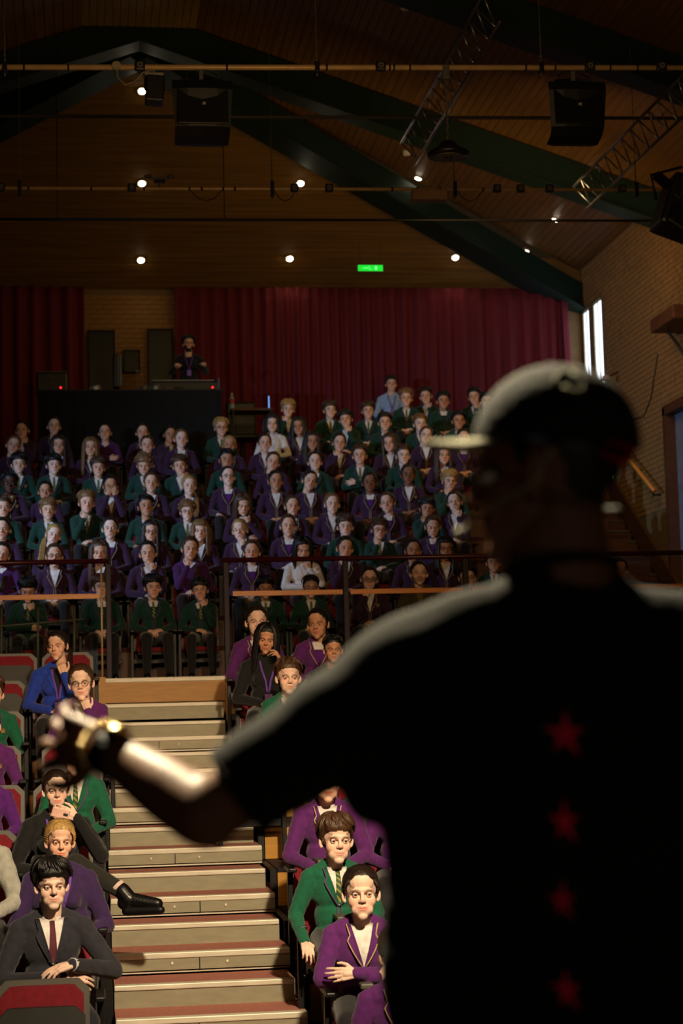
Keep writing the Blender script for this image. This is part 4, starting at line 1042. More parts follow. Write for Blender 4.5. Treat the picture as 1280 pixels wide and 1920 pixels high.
def glasses_mesh():
    if not GL:
        mb = MB()
        for s in (-1, 1):
            c = np.array((s*.031, -.100, -.001)); mb.add(tube([c+np.array((.0215*math.cos(a), .004*abs(math.cos(a)), .0175*math.sin(a))) for a in np.linspace(0, 2*math.pi, 17)], .0017, 5))
            mb.add(tube([(s*.052, -.096, .004), (s*.074, -.06, .006), (s*.080, .0, .004), (s*.080, .02, -.008)], .0016, 5))
        mb.add(tube([(-.010, -.101, .002), (0, -.103, .005), (.010, -.101, .002)], .0015, 5)); GL.append(to_mesh('glasses', mb))
    return GL[0]

SKIN = {'l': lin((238, 188, 160)), 'p': lin((246, 206, 184)), 'm': lin((206, 150, 116)), 'n': lin((150, 98, 70)), 'x': lin((84, 52, 38))}
HC = {'k': lin((20, 16, 15)), 'd': lin((40, 26, 19)), 'b': lin((74, 48, 30)), 'o': lin((124, 88, 52)), 'y': lin((180, 142, 82))}
PUR, GRN, NAVY = lin((92, 26, 104)), lin((4, 92, 62)), lin((24, 24, 40))
WHT = lin((232, 224, 218)); JP = lin((88, 18, 116)); JG = lin((8, 46, 40)); TRS = lin((24, 20, 24)); TIEG = lin((36, 70, 44)); PIPE_P = lin((190, 170, 110)); PIPE_G = lin((112, 52, 120))
def person(label, loc, rz, s, pk, sex, age, hair, hc, skin, outfit, hi=False, group=None, ps=None, legs=None, fem=False, fat=0.0, extra=None, hscale=None, key=None, name='person'):
    t = thing(name, label, 'person', loc, rz, group, s); k = key or pk; psd = ps or POSES[pk]
    part('body', body_mesh(k, sex, age, hi, psd, legs), [M_SKIN, M_EYE, M_IRIS], t, SKIN[skin])
    cut = {'P': 'blazer', 'G': 'blazer', 'S': 'blazer', 'J': 'jumper', 'W': 'shirt', 'C': 'blazer', 'K': 'jumper'}[outfit[0]]
    C = clothes(k, cut, hi, psd, legs, fem, fat); o1 = outfit[1:]
    col = {'P': PUR, 'G': GRN, 'S': lin((38, 37, 46)), 'J': JP, 'W': WHT, 'C': lin((52, 24, 76)), 'K': lin((14, 12, 14))}[outfit[0]]
    if extra and 'col' in extra: col = extra['col']
    nm = {'P': 'blazer', 'G': 'blazer', 'S': 'suit_jacket', 'J': 'jumper', 'W': 'blouse', 'C': 'cardigan', 'K': 'top'}[outfit[0]]
    jk = part(nm, C['top'], M_WOOL, t, col)
    if outfit[0] != 'K':
        sh = part('shirt', C['shirt'], M_WOOL, t, WHT if not (extra and 'shirt' in extra) else extra['shirt'])
        part('collar', C['collar'], M_WOOL, sh, WHT if not (extra and 'shirt' in extra) else extra['shirt'])
    if outfit[0] in 'PGSC':
        part('lapel', C['lapel'], M_WOOL, jk, col); part('jacket_collar', C['jcollar'], M_WOOL, jk, col)
    if outfit[0] in 'PG': part('piping', C['piping'], M_WOOL, jk, PIPE_P if outfit[0] == 'P' else PIPE_G)
    if 't' in o1: part('tie', C['tie'], M_WOOL if outfit[0] == 'S' else M_TIE, t, TIEG if outfit[0] == 'G' else (lin((96, 40, 52)) if outfit[0] == 'S' else lin((70, 30, 90))))
    if 'j' in o1: part('jumper_front', C['inner'], M_WOOL, t, JP if outfit[0] == 'P' else JG)
    if 'b' in o1: part('badge', C['badge'], M_WOOL, jk, lin((150, 112, 70)))
    if outfit[0] in 'SW' : part('cuffs', C['cuffs'], M_WOOL, t, WHT)
    part('trousers', C['trousers'], M_WOOL, t, TRS if not (extra and 'trs' in extra) else extra['trs'])
    if legs is None:
        for sd in (-1, 1): part('shoe', shoe_mesh(sd), M_SHOE, t)
    hs = 1.21 if age == 'kid' else 1.0
    H = hmat(psd, hs)
    if hair: part('hair', hair_mesh(hair, hi), M_HAIR, t, HC[hc], mtx=H)
    if 'g' in o1: part('glasses', glasses_mesh(), M_FRAME, t, mtx=H)
    return t

# ---- chairs
CH = {}
def chair_parts(kind):
    if kind in CH: return CH[kind]
    R = {}; up_ = kind == 'up'
    ang = Matrix.Rotation(-.16, 3, 'X')
    R['backrest_shell'] = rbox((0, .25, .70), (.225, .022, .26), .02, R=None)
    def shape(hw, z0, z1, y0, y1, bev, bow=.03, n=9):
        v = []; f = []
        for y in (y0, y1):
            for k in range(n+1):
                t = -1+2*k/n; x = hw*t*(1 if abs(t) < .99 else 1)
                top = z1-bev*max(0, abs(t)-.72)**2*12; v += [(x, y+(z0*.0), z0), (x, y, top)]
        m = 2*(n+1)
        for k in range(n):
            a = 2*k; f += [(a, a+2, a+3, a+1), (m+a, m+a+1, m+a+3, m+a+2), (a+1, a+3, m+a+3, m+a+1), (a, m+a, m+a+2, a+2)]
        f += [(0, 1, m+1, m), (2*n, m+2*n, m+2*n+1, 2*n+1)]
        v = np.array(v, float); v[:, 1] += (v[:, 2]-.5)*.14-bow*(1-(v[:, 0]/hw)**2)*0; return v, f
    R['backrest_shell'] = shape(.225, .42, .90, .235, .262, .05); R['backrest_cushion'] = shape(.198, .46, .875, .195, .238, .05)
    if up_: R['seat_cushion'] = shape(.19, .42, .76, .13, .17, .02); R['seat_underside'] = shape(.205, .40, .79, .085, .128, .05)
    else: R['seat_cushion'] = rbox((0, -.02, .425), (.205, .22, .03), .025); R['seat_underside'] = rbox((0, -.02, .38), (.19, .2, .018), .01)
    R['armrest'] = rbox((0, -.02, .645), (.028, .17, .014), .008)
    R['arm_post'] = rbox((0, .0, .33), (.018, .024, .32), .005)
    R['beam'] = rbox((0, .08, .30), (.24, .03, .03), .006)
    for k in list(R): mb = MB(); mb.add(R[k]); R[k] = to_mesh(k, mb, False)
    CH[kind] = R; return R
def chair(label, loc, rz=0, kind='down', group=None, s=1.0, arms=(-1, 1)):
    t = thing('auditorium_seat', label, 'chair', loc, rz, group, s); R = chair_parts(kind)
    part('backrest_shell', R['backrest_shell'], M_SHELL, t); part('backrest_cushion', R['backrest_cushion'], M_RED, t)
    part('seat_cushion', R['seat_cushion'], M_RED, t); part('seat_underside', R['seat_underside'], M_UNDER, t); part('beam', R['beam'], M_BLACK, t)
    for a in arms:
        o = part('armrest', R['armrest'], M_BLACK, t); o.location = (a*.25, 0, 0); o = part('arm_post', R['arm_post'], M_BLACK, t); o.location = (a*.25, 0, 0)
    return t

ORD = ['first', 'second', 'third', 'fourth', 'fifth', 'sixth', 'seventh', 'eighth', 'ninth', 'tenth', 'eleventh', 'twelfth', 'thirteenth', 'fourteenth', 'fifteenth', 'sixteenth']
HN = {'k': 'black', 'd': 'dark', 'b': 'brown', 'o': 'light brown', 'y': 'blond'}
HS = {'s': 'short', 'f': 'floppy', 'm': 'shaggy', 'c': 'curly', 'p': 'tied-back', 't': 'ponytailed', 'T': 'ponytailed', 'L': 'long', 'b': 'bobbed', 'F': 'fringed', 'w': 'wavy', 'B': 'cropped', 'q': 'cropped'}
PN = {'l': '', 'c': ', hand at chin', 'd': ', hand at chin', 'x': ', arms folded', 'f': ', hands over face', 'k': '', 't': ', head tilted', 'u': '', 'w': ', head bowed'}
# px, py, outfit, sex, hair, colour, pose, skin  -- rows of the upper tier from the railing back
UPPER = [
 [(52,1107,'Gtj','m','f','k','w','l'), (190,1102,'Gtj','m','f','b','l','p'), (286,1102,'Gtj','m','f','k','l','l'), (375,1107,'Gtj','m','c','k','d','l'), (497,1104,'Gtj','m','f','k','l','m'), (582,1102,'Gtg','m','q','d','l','l'), (692,1086,'Pg','f','p','d','c','p'), (785,1076,'O','f','p','d','l','p'), (875,1084,'G','m','s','d','l','p'), (1160,1070,'Gt','f','p','k','l','m')],
 [(3,1040,'J','f','t','d','t','l'), (102,1043,'Pg','f','p','b','l','l'), (187,1038,'P','f','L','b','l','l'), (277,1038,'P','f','p','d','d','l'), (356,1030,'J','f','t','b','c','l'), (472,1036,'Pj','f','p','b','l','l'), (567,1030,'W','f','L','k','w','l'), (646,1029,'P','f','p','d','c','l'), (774,1033,'P','f','p','k','l','m'), (834,1030,'Pg','f','F','k','l','m'), (925,1055,'Gt','m','f','d','l','l')],
 [(4,993,'P','f','p','d','l','l'), (100,1004,'P','f','T','y','t','p'), (207,992,'Pj','f','p','d','l','p'), (283,998,'Pg','f','L','d','l','l'), (375,997,'P','f','F','o','l','p'), (450,995,'P','f','p','y','d','p'), (540,987,'Pj','f','p','b','l','l'), (647,988,'Gt','m','f','b','l','p'), (710,994,'Gtg','m','c','b','c','l'), (811,987,'Pj','f','p','b','w','l')],
 [(5,953,'Gt','m','s','b','l','l'), (90,957,'Gt','m','f','o','l','l'), (162,944,'Gt','m','w','o','c','l'), (273,951,'Gt','m','s','k','k','m'), (351,960,'Gtg','m','c','o','l','p'), (455,947,'P','f','L','b','w','l'), (547,950,'P','f','p','b','l','l'), (622,946,'P','f','p','o','l','p'), (726,944,'Pj','f','p','b','u','l'), (800,954,'Gt','m','f','k','c','m'), (852,942,'P','f','p','d','d','p')],
 [(18,907,'P','m','q','k','c','x'), (85,922,'P','f','p','k','l','m'), (207,911,'P','f','p','k','f','m'), (283,906,'P','f','p','b','l','l'), (354,912,'P','f','t','y','l','p'), (427,895,'Pjg','f','p','d','k','p'), (516,903,'P','f','p','k','l','m'), (580,903,'P','f','p','d','t','l'), (693,906,'Pj','f','p','k','l','n'), (765,891,'P','f','p','k','l','n'), (842,903,'G','m','f','y','c','l')],
 [(35,871,'Gt','m','f','k','l','p'), (100,873,'Gt','m','f','k','l','p'), (184,878,'Gt','m','f','b','l','l'), (270,872,'Gt','m','c','o','w','l'), (337,874,'G','m','f','b','d','l'), (424,863,'G','m','s','k','l','m'), (511,867,'P','f','p','b','t','l'), (590,867,'G','f','p','d','k','p'), (674,855,'Gt','m','s','b','x','l'), (755,855,'Gt','m','s','b','l','p'), (831,855,'P','f','L','b','l','l')],
 [(25,836,'P','f','p','o','t','p'), (110,836,'P','f','L','d','l','l'), (170,840,'P','f','L','o','l','l'), (276,836,'P','f','T','b','l','l'), (339,824,'P','f','p','o','l','p'), (430,836,'P','f','p','y','l','m'), (496,832,'P','f','p','d','l','l'), (585,829,'P','f','L','d','l','m'), (636,831,'P','f','p','d','c','l'), (730,832,'P','f','L','b','u','l'), (798,818,'P','f','p','b','t','p'), (868,823,'Pj','f','p','d','l','l')],
 [(42,808,'P','f','p','d','d','l'), (101,800,'P','f','p','d','l','p'), (197,812,'J','f','p','d','x','l'), (267,812,'P','f','p','k','l','l'), (318,816,'P','f','p','k','c','m'), (414,803,'Gtg','m','s','y','l','l'), (510,796,'W','f','b','k','l','p'), (560,801,'P','f','L','d','u','m'), (648,787,'G','m','f','d','d','l'), (721,793,'Gt','m','s','d','l','l'), (787,796,'Gt','m','s','o','l','p'), (859,790,'G','m','s','k','l','m')],
 [(540,768,'G','m','f','y','c','p'), (618,770,'Gt','m','f','b','l','p'), (690,771,'Gt','m','f','b','l','l'), (761,748,'Gt','m','w','o','l','l'), (830,753,'Gj','m','s','k','l','m'), (912,754,'Gt','m','s','k','l','p')],
 [(798,744,'G','m','s','d','d','l'), (889,745,'Gt','m','s','k','d','l')],
]
rnd = random.Random(11)
for j, row in enumerate(UPPER):
    Yr = 19.6+.922*j; z0 = UPZ(j)
    for n, (px, py, of, sx, hr, hc, pk, sk) in enumerate(row):
        p = P(px, py, Yr-.05); h = p.z-z0; s = max(.80, min(.90, h/1.128)); z = p.z-1.128*s
        rz = math.atan2(.4-p.x, p.y-2.4)*.7+rnd.uniform(-.1, .1)
        ex = None; fat = 0
        if of == 'O': of = 'C'; ex = {'col': lin((74, 66, 26)), 'shirt': lin((110, 96, 50))}
        gar = {'P': 'purple blazer', 'G': 'green blazer', 'J': 'purple jumper', 'W': 'white shirt', 'C': 'olive top'}[of[0]]
        who = 'girl' if sx == 'f' else 'boy'
        if ex or (of[0] == 'J' and j == 1): who = 'woman'
        lab = '%s in %s, %s %s hair%s, %s upper row, %s from left' % (who, gar, HS[hr], HN[hc], PN[pk] if pk != 'l' else '', ORD[j], ORD[n])
        lab = lab.replace(', hands over face', ', hands on face'); lab = lab if len(lab.split()) <= 16 else lab.replace(' hair', '')
        ex = ex or {'col': {'P': lin((52, 12, 50)), 'G': lin((0, 54, 38)), 'J': lin((72, 14, 86)), 'W': WHT, 'C': NAVY}[of[0]]}  # upper tier's dimness put into darker copies of the blazer and jumper colours
        person(lab, (p.x, Yr-.05, z), rz, s, pk, sx, 'kid', hr, hc, SKIN and sk, of+('b' if of[0] in 'PG' and n % 3 == 0 else ''), extra=ex, group='audience in the upper tier')
        # the seat under each of them
    xs = sorted(P(q[0], q[1], Yr).x for q in row)
    # seats fill the row at half-metre steps, centred on the people
    for n, x in enumerate(xs):
        chair('red upholstered tip-up seat, %s row above railing, %s occupied one from left' % (ORD[j], ORD[n]), (x, Yr, z0-.05), 0, 'down', 'seats of the upper tier', .86, arms=(-1,) if n % 2 else (-1, 1))

# the teacher in a light blue shirt at the back and the technician
SP1 = dict(POSES['l']); SP1['hd'] = (-.05, .05, 0)
def seated(px, py, Y, s, label, pk, sex, age, hr, hc, sk, of, rz=None, **kw):
    p = P(px, py, Y); hz = (kw.get('ps') or POSES[pk])['hc'][2]
    if rz is None: rz = math.atan2(.4-p.x, p.y-2.4)*.7
    return person(label, (p.x, Y, p.z-hz*s), rz, s, pk, sex, age, hr, hc, sk, of, **kw)
t = seated(733, 721, 28.35, 1.0, 'man in a light blue shirt with purple lanyard seated at the back against the curtain', 'l', 'm', 'adult', 's', 'd', 'l', 'W', extra={'col': lin((150, 178, 214)), 'shirt': lin((150, 178, 214))})
chair('red tip-up seat under the man in the light blue shirt', (t.location.x, 28.4, UPZ(9)), 0, 'down', None)
def lanyard(t, key, w=.055, z1=.74, col=(112, 70, 170), lab='purple lanyard'):
    B = DAT[key]['bvh']; mb = MB()
    for s in (-1, 1):
        pts = [(s*w, .955), (s*w*.8, .88), (s*w*.35, .80), (s*.006, z1)]; pts = resample(pts, 9)
        mb.add(strip(B, [(q[0]-.007, q[1]) for q in pts], [(q[0]+.007, q[1]) for q in pts], 1, .02, .003))
    ly = part('lanyard', mb, M_WOOL, t, lin(col), label=lab)
    mb = MB(); c = cast(B, 0, z1-.05, off=.025); mb.add(rbox(tuple(c), (.03, .003, .042), .002)); part('card_holder', mb, M_WOOL, ly, lin((150, 110, 200)))
lanyard(t, ('l', 'shirt', False, False))
TECH = POSE((-.25, .02, .72), (-.19, -.24, .78), (.1, -1, .0), (0, .0, -1), C1, (.25, .02, .72), (.20, -.24, .78), (0, -1, .2), (0, 0, -1), C1, (-.05, .05, 0))
LG = {-1: ((-.10, .03, .10), (-.10, .05, -.32)), 1: ((.10, .03, .10), (.10, .05, -.32))}
TK = [(s_, kn, an) for s_, (kn, an) in LG.items()]
p = P(353, 646, 27.75)
t = person('technician standing behind the desk, dark hair, beard, glasses, black top and lanyard', (p.x, 27.75, p.z-1.128), .0, 1.0, 'l', 'm', 'adult', 's', 'k', 'l', 'Kg', ps=TECH, legs=LG, key='tech', group=None)
lanyard(t, ('tech', 'jumper', False, False))
hm = hmat(TECH, 1.0); v, f, _ = head('m', 'adult', .0056)
kp = (v[:, 2] < -.035) & (v[:, 2] > -.12) & (v[:, 1] < .0) & ~((np.abs(v[:, 0]) < .026) & (v[:, 2] > -.075) & (v[:, 1] < -.05)); idx = -np.ones(len(v), int); idx[kp] = np.arange(kp.sum())
u = v-np.array((0, -.02, -.04)); u /= np.linalg.norm(u, axis=1)[:, None]; mbb = MB(); mbb.add(((v+u*.004)[kp], [tuple(idx[i] for i in q) for q in f if all(kp[i] for i in q)]))
part('beard', mbb, M_HAIR, t, HC['k'], smooth=True, mtx=hm)
# ---- lower tier seats
def dk(k): return 12.2+.9*k, DKZ(k)
def lchair(px, k, label, kind='down', s=1.0, arms=(-1, 1), dz=0):
    Y, z = dk(k); return chair(label, (P(px, 1400, Y).x, Y+.02, z+dz), 0, kind, 'seats of the lower tier', s, arms)
lchair(72, -3, 'red seat with folded grey underside in the bottom left corner', 'up', 1.03, dz=.13)
for k, px, lb, kd in ((-2, 95, 'red seat of the man in the dark suit', 'down'), (-1, 108, 'red seat of the blonde woman', 'down'), (0, 105, 'red seat of the woman in black holding a phone', 'down'), (1, 122, 'red seat of the pupil hidden behind the outstretched hand', 'down'),
    (2, 135, 'red seat behind the pupil hidden by the hand', 'up'), (3, 150, 'red seat of the girl in glasses resting her cheek', 'down'), (4, 112, 'red seat of the woman in blue', 'down'), (5, 128, 'red seat behind the woman in blue', 'down'),
    (5, 20, 'empty red seat at the left edge, in the row behind the woman in blue', 'up'), (4, -5, 'empty red seat at the left edge beside the woman in blue', 'up'), (3, -12, 'red seat of the pupil in green at the left edge', 'down'), (2, -22, 'red seat of the pupil in purple at the left edge', 'down'),
    (1, -20, 'red seat of the lower purple pupil at the left edge', 'down'), (0, -40, 'red seat in the row of the woman in black, left edge', 'up'), (-1, -48, 'red seat of the person in the grey shirt', 'down'),
    (3, 540, 'red seat of the boy with short brown hair right of the aisle', 'down'), (4, 500, 'red seat of the woman with long black hair', 'down'), (5, 482, 'red seat of the girl behind the long-haired woman', 'down'), (5, 596, 'red seat of the girl left of the speaker shoulder', 'down'), (4, 620, 'red seat of the half hidden head beside the shoulder', 'down'),
    (-1, 628, 'red seat of the boy in the green blazer near the front', 'down'), (-2, 682, 'red seat of the girl in purple with white shirt', 'down'), (0, 607, 'red seat of the purple pupil behind the green boy', 'down'), (0, 722, 'red seat beside the purple pupil, by the speaker back', 'down'), (1, 690, 'empty red seat with grey underside above the green boy', 'up'), (2, 470, 'empty red seat right of the aisle by the sleeve', 'up'), (-3, 750, 'red seat of the pupil at the bottom by the speaker', 'down')):
    lchair(px, k, lb, kd, .98 if px < 300 else .93)
# aisle-side standards (black poles with arm pads) right of the aisle
for k, lb in ((-2, 'lowest'), (-1, 'second from the bottom'), (0, 'third from the bottom'), (1, 'beside the elbow')):
    Y, z = dk(k); t = thing('aisle_standard', 'black aisle standard with flat pad right of the stairs, '+lb, 'post', (AX1+.20, Y-.12, z), 0, 'aisle standards right of the stairs')
    part('pole', rbox((0, 0, .30), (.02, .03, .34), .005), M_BLACK, t); part('arm_pad', rbox((0, -.02, .655), (.035, .15, .015), .008), M_SHELL, t); part('foot_bracket', rbox((0, .0, .02), (.05, .12, .02), .005), M_BLACK, t); part('hinge', rbox((-.03, -.05, .12), (.02, .04, .05), .006), M_BLACK, t); part('bolt', ell((-.055, -.06, .12), (.008, .008, .008), 8), M_ALU, t, smooth=True)
for k, lb in ((-2, 'beside the man in the suit'), (-1, 'beside the blonde woman'), (0, 'beside the woman in black'), (1, 'below the hand'), (3, 'beside the girl in glasses')):
    Y, z = dk(k); t = thing('aisle_standard', 'black aisle standard with pad left of the stairs, '+lb, 'post', (AX0-.17, Y-.08, z), 0, 'aisle standards left of the stairs')
    part('pole', rbox((0, 0, .30), (.02, .03, .34), .005), M_BLACK, t); part('arm_pad', rbox((0, -.02, .655), (.03, .13, .015), .008), M_BLACK, t); part('foot_bracket', rbox((0, 0, .02), (.05, .12, .02), .005), M_BLACK, t)

# ---- people of the lower tier
def low_p(px, py, k, label, **kw):
    Y, z = dk(k); p = P(px, py, Y-.02); h = p.z-z; hz = (kw.get('ps') or POSES[kw['pk']])['hc'][2]; s = max(.84, min(1.04, h/hz)); rz = kw.pop('rz', math.atan2(.45-p.x, p.y-2.4)*.7)
    return person(label, (p.x, Y-.02, p.z-hz*s), rz, s, kw.pop('pk'), kw.pop('sex'), kw.pop('age'), kw.pop('hair'), kw.pop('hc'), kw.pop('skin'), kw.pop('outfit'), hi=True, **kw)
SUIT = POSE((-.26, -.02, .66), (.035, -.25, .715), (1, -.12, -.25), (-.1, .8, -.6), (.25, .3, .3, .35), (.30, -.08, .70), (.075, -.30, .765), (-1, -.05, -.22), (0, .35, -1), (.25, .3, .4, .5), (.03, .04, -.02))
SUIT['wa'] = (.03, -.25, .70)
t = low_p(96, 1660, -2, 'young man in a charcoal suit and dark red tie, arms folded, bottom left', pk='l', sex='m', age='adult', hair='m', hc='k', skin='p', outfit='St', ps=SUIT, key='suit', extra={'trs': lin((34, 33, 42))}, rz=.10)
def wristband(t, w_, e, m, r=.028, name='wristwatch', face=True, lab=None):
    w_ = np.array(w_); e = np.array(e); u = (e-w_)/np.linalg.norm(e-w_); A, B, D = frame_of(u); mb = MB()
    mb.add(cyl(w_+u*.008, w_+u*.028, r, r*1.03, 16)); part(name, mb, m, t, smooth=False, label=lab)
    if face: part('watch_face', rbox(tuple(w_+u*.018+np.array((0, -.9, .45))*r*1.0), (.014, .004, .014), .004), M_PLAS, t)
wristband(t, SUIT['wb'], SUIT['eb'], M_SHELL)
# light stubble: moustache and jaw shadow are left to the skin tint
BL = POSE((-.26, .0, .64), (-.04, -.22, .60), (1, -.3, -.1), (0, .5, -1), C1, (.26, .0, .64), (.06, -.24, .62), (-1, -.3, -.1), (0, .5, -1), C1, (.02, .06, .03))
t = low_p(112, 1578, -1, 'blonde woman in a dark purple cardigan with a purple lanyard', pk='l', sex='f', age='adult', hair='h', hc='y', skin='l', outfit='C', ps=BL, key='blw', fem=True, fat=.03, extra={'shirt': lin((120, 100, 110))})
lanyard(t, ('blw', 'blazer', True, True), .06, .70)
WB = POSE((-.26, .0, .66), (-.03, -.24, .64), (1, -.2, 0), (0, .5, -1), C1, (.27, -.06, .72), (.115, -.20, .97), (-.75, -.1, .35), (-.3, 1, -.2), (.5, .6, .7, .8), (.02, .05, .0))
LGB = {-1: ((-.12, -.43, .50), (-.12, -.46, .09)), 1: ((.10, -.42, .70), (.36, -.58, .55))}
t = low_p(105, 1482, 0, 'woman in a black top with a purple lanyard, phone in hand, legs crossed', pk='l', sex='f', age='adult', hair='p', hc='d', skin='p', outfit='K', ps=WB, legs=LGB, key='wbl', fem=True, fat=.02, extra={'trs': lin((30, 28, 22))})
lanyard(t, ('wbl', 'jumper', True, True), .06, .72)
mb = MB(); mb.add(remesh([cap((.36, -.58, .55), (.40, -.60, .50), .050, .050), cap((.40, -.60, .50), (.56, -.66, .475), .046, .034), cap((.37, -.59, .48), (.40, -.60, .46), .04, .035)], .006, 2)); part('boot', mb, M_SHOE, t, smooth=True)
mb = MB(); mb.add(remesh([cap((.385, -.605, .435), (.575, -.685, .44), .030, .028)], .008, 1)); part('boot_sole', mb, M_BLACK, t, smooth=True)
mb = MB()
for q in range(5): mb.add(tube([(.42+.02*q, -.66-.006*q, .50-.004*q), (.43+.02*q, -.64, .535-.008*q), (.44+.02*q, -.61, .53-.008*q)], .004, 5))
part('laces', mb, M_PLAS, t, smooth=True)
part('sock', cyl((.33, -.565, .58), (.345, -.572, .565), .047, seg=14), M_WOOL, t, lin((220, 190, 180)))
o = thing('mobile_phone', 'pink mobile phone held by the woman in black', 'phone', tuple(Vector(t.location)+Vector((.03, -.30, 1.00*t.scale[0]))), .1)
part('case', rbox((0, 0, 0), (.055, .006, .03), .006, R=Matrix.Rotation(.3, 3, 'Y')), mat('pink_phone_case', (224, 176, 160), .4), o); part('camera_bump', rbox((.03, -.008, -.008), (.014, .004, .008), .003, R=Matrix.Rotation(.3, 3, 'Y')), M_PLAS, o)
wristband(t, WB['wb'], WB['eb'], M_PLAS)
low_p(140, 1418, 1, 'pupil in a green blazer, face hidden behind the outstretched hand', pk='l', sex='m', age='kid', hair='f', hc='b', skin='l', outfit='Gt')
low_p(152, 1281, 3, 'girl in glasses and purple blazer resting her cheek on her hand', pk='d', sex='f', age='kid', hair='p', hc='b', skin='p', outfit='Pg')
t = low_p(108, 1212, 4, 'woman in a bright blue cardigan, fist under her chin, dark ponytail', pk='d', sex='f', age='adult', hair='t', hc='d', skin='l', outfit='C', fem=True, extra={'col': lin((28, 60, 168)), 'shirt': lin((30, 24, 34))}, key='blue', ps=dict(POSES['d'], hd=(.02, -.35, -.10), hc=(0, -.02, 1.14)))
lanyard(t, ('blue', 'blazer', True, True), .05, .70)
low_p(-16, 1302, 3, 'pupil in a green blazer cut off by the left edge', pk='k', sex='m', age='kid', hair='f', hc='b', skin='l', outfit='Gtb')
low_p(-24, 1362, 2, 'pupil in a purple blazer with crest, cut off by the left edge', pk='k', sex='f', age='kid', hair='p', hc='d', skin='l', outfit='Pb')
low_p(-30, 1440, 1, 'pupil in a purple jumper at the left edge, lower than the crested blazer', pk='l', sex='f', age='kid', hair='p', hc='b', skin='l', outfit='J')
low_p(-52, 1532, -1, 'adult in a pale grey shirt cut off by the left edge', pk='l', sex='m', age='adult', hair='s', hc='d', skin='l', outfit='W', extra={'col': lin((170, 168, 158))})
low_p(540, 1271, 3, 'boy with short brown hair and green blazer, right of the aisle', pk='l', sex='m', age='kid', hair='s', hc='b', skin='p', outfit='Gt', rz=-.02)
LH = dict(POSES['d']); LH['hd'] = (.22, -.1, .10); LH['wb'] = (.085, -.20, .90); LH['eb'] = (.19, -.12, .66); LH['db'] = (.0, -.1, 1); LH['nb'] = (-1, .1, 0); LH['cb'] = (.5, .6, .7, .7)
t = low_p(500, 1198, 4, 'woman with long black hair, black top and lanyard, right of the aisle', pk='d', sex='f', age='adult', hair='L', hc='k', skin='m', outfit='K', ps=LH, key='lhw', fem=True)
lanyard(t, ('lhw', 'jumper', True, True), .06, .70)
low_p(481, 1167, 5, 'girl in a purple blazer behind the long-haired woman', pk='l', sex='f', age='kid', hair='p', hc='d', skin='p', outfit='P')
low_p(596, 1171, 5, 'girl in a purple blazer and jumper looking left, nearest the speaker shoulder', pk='u', sex='f', age='kid', hair='p', hc='k', skin='m', outfit='Pj')
low_p(624, 1219, 4, 'dark-haired head half hidden by the speaker shoulder', pk='l', sex='m', age='adult', hair='q', hc='k', skin='m', outfit='K')
low_p(1262, 1157, 5, 'person with glasses at the right edge, behind the speaker shoulder', pk='l', sex='f', age='adult', hair='p', hc='b', skin='l', outfit='Kg')
GB = POSE((-.255, .03, .68), (-.235, -.20, .55), (.1, -.9, -.5), (0, .3, -1), C1, (.25, .03, .68), (.20, -.20, .55), (-.1, -.9, -.4), (0, .3, -1), C1, (.0, .04, .03))
low_p(629, 1575, -1, 'boy in a green blazer with purple edging and striped tie, near the front', pk='l', sex='m', age='kid', hair='f', hc='b', skin='p', outfit='Gtb', ps=GB, key='gboy', rz=.04)
low_p(676, 1675, -2, 'girl in a purple blazer with open white shirt, dark hair tied back, near the front', pk='x', sex='f', age='kid', hair='p', hc='d', skin='p', outfit='P', rz=-.03)
low_p(612, 1462, 0, 'pupil in a purple blazer and jumper behind the green boy, head hidden by the arm', pk='l', sex='f', age='kid', hair='p', hc='b', skin='l', outfit='Pj')
low_p(750, 1462, 0, 'pupil in a purple blazer mostly hidden behind the speaker back', pk='l', sex='f', age='kid', hair='p', hc='b', skin='l', outfit='P')
low_p(750, 1790, -3, 'pupil in purple at the bottom, mostly hidden by the speaker', pk='k', sex='f', age='kid', hair='p', hc='b', skin='l', outfit='P')

# ================================================================== SPEAKER
SO = np.array((.62, 2.45, 1.1))          # between the feet, on the stage
def q(px, py, Y): return np.array(P(px, py, Y))-SO
t = thing('person', 'speaker seen from behind in black cap and black T-shirt, left arm held out', 'person', tuple(SO))
hc_ = q(1028, 890, 2.455); HS_ = 1.0
Hs = Matrix.Translation(Vector(hc_)) @ (Matrix.Rotation(math.radians(180+56), 3, 'Z') @ Matrix.Rotation(.03, 3, 'X')).to_4x4() @ Matrix.Scale(HS_, 4)
LS, LE, LW = q(790, 1245, 2.47), q(386, 1528, 2.53), q(192, 1402, 2.70)
RS = q(1385, 1235, 2.45); RE = q(1470, 1640, 2.47); RW = RE+np.array((-.03, .16, -.2))
NB = q(1056, 1120, 2.46)
hv, hf, ht = head('m', 'upright', .0034)
mb = MB(); mb.add((app(Hs, hv), hf), 0); n0 = len(hv)
d_ = np.array((-.66, .74, .14)); tdir = np.array((.1, -.1, 1.0))
hd_ = hand(LW, d_, np.cross(d_, tdir), True, (.22, .34, .46, .56), 1.0, .1, .24)
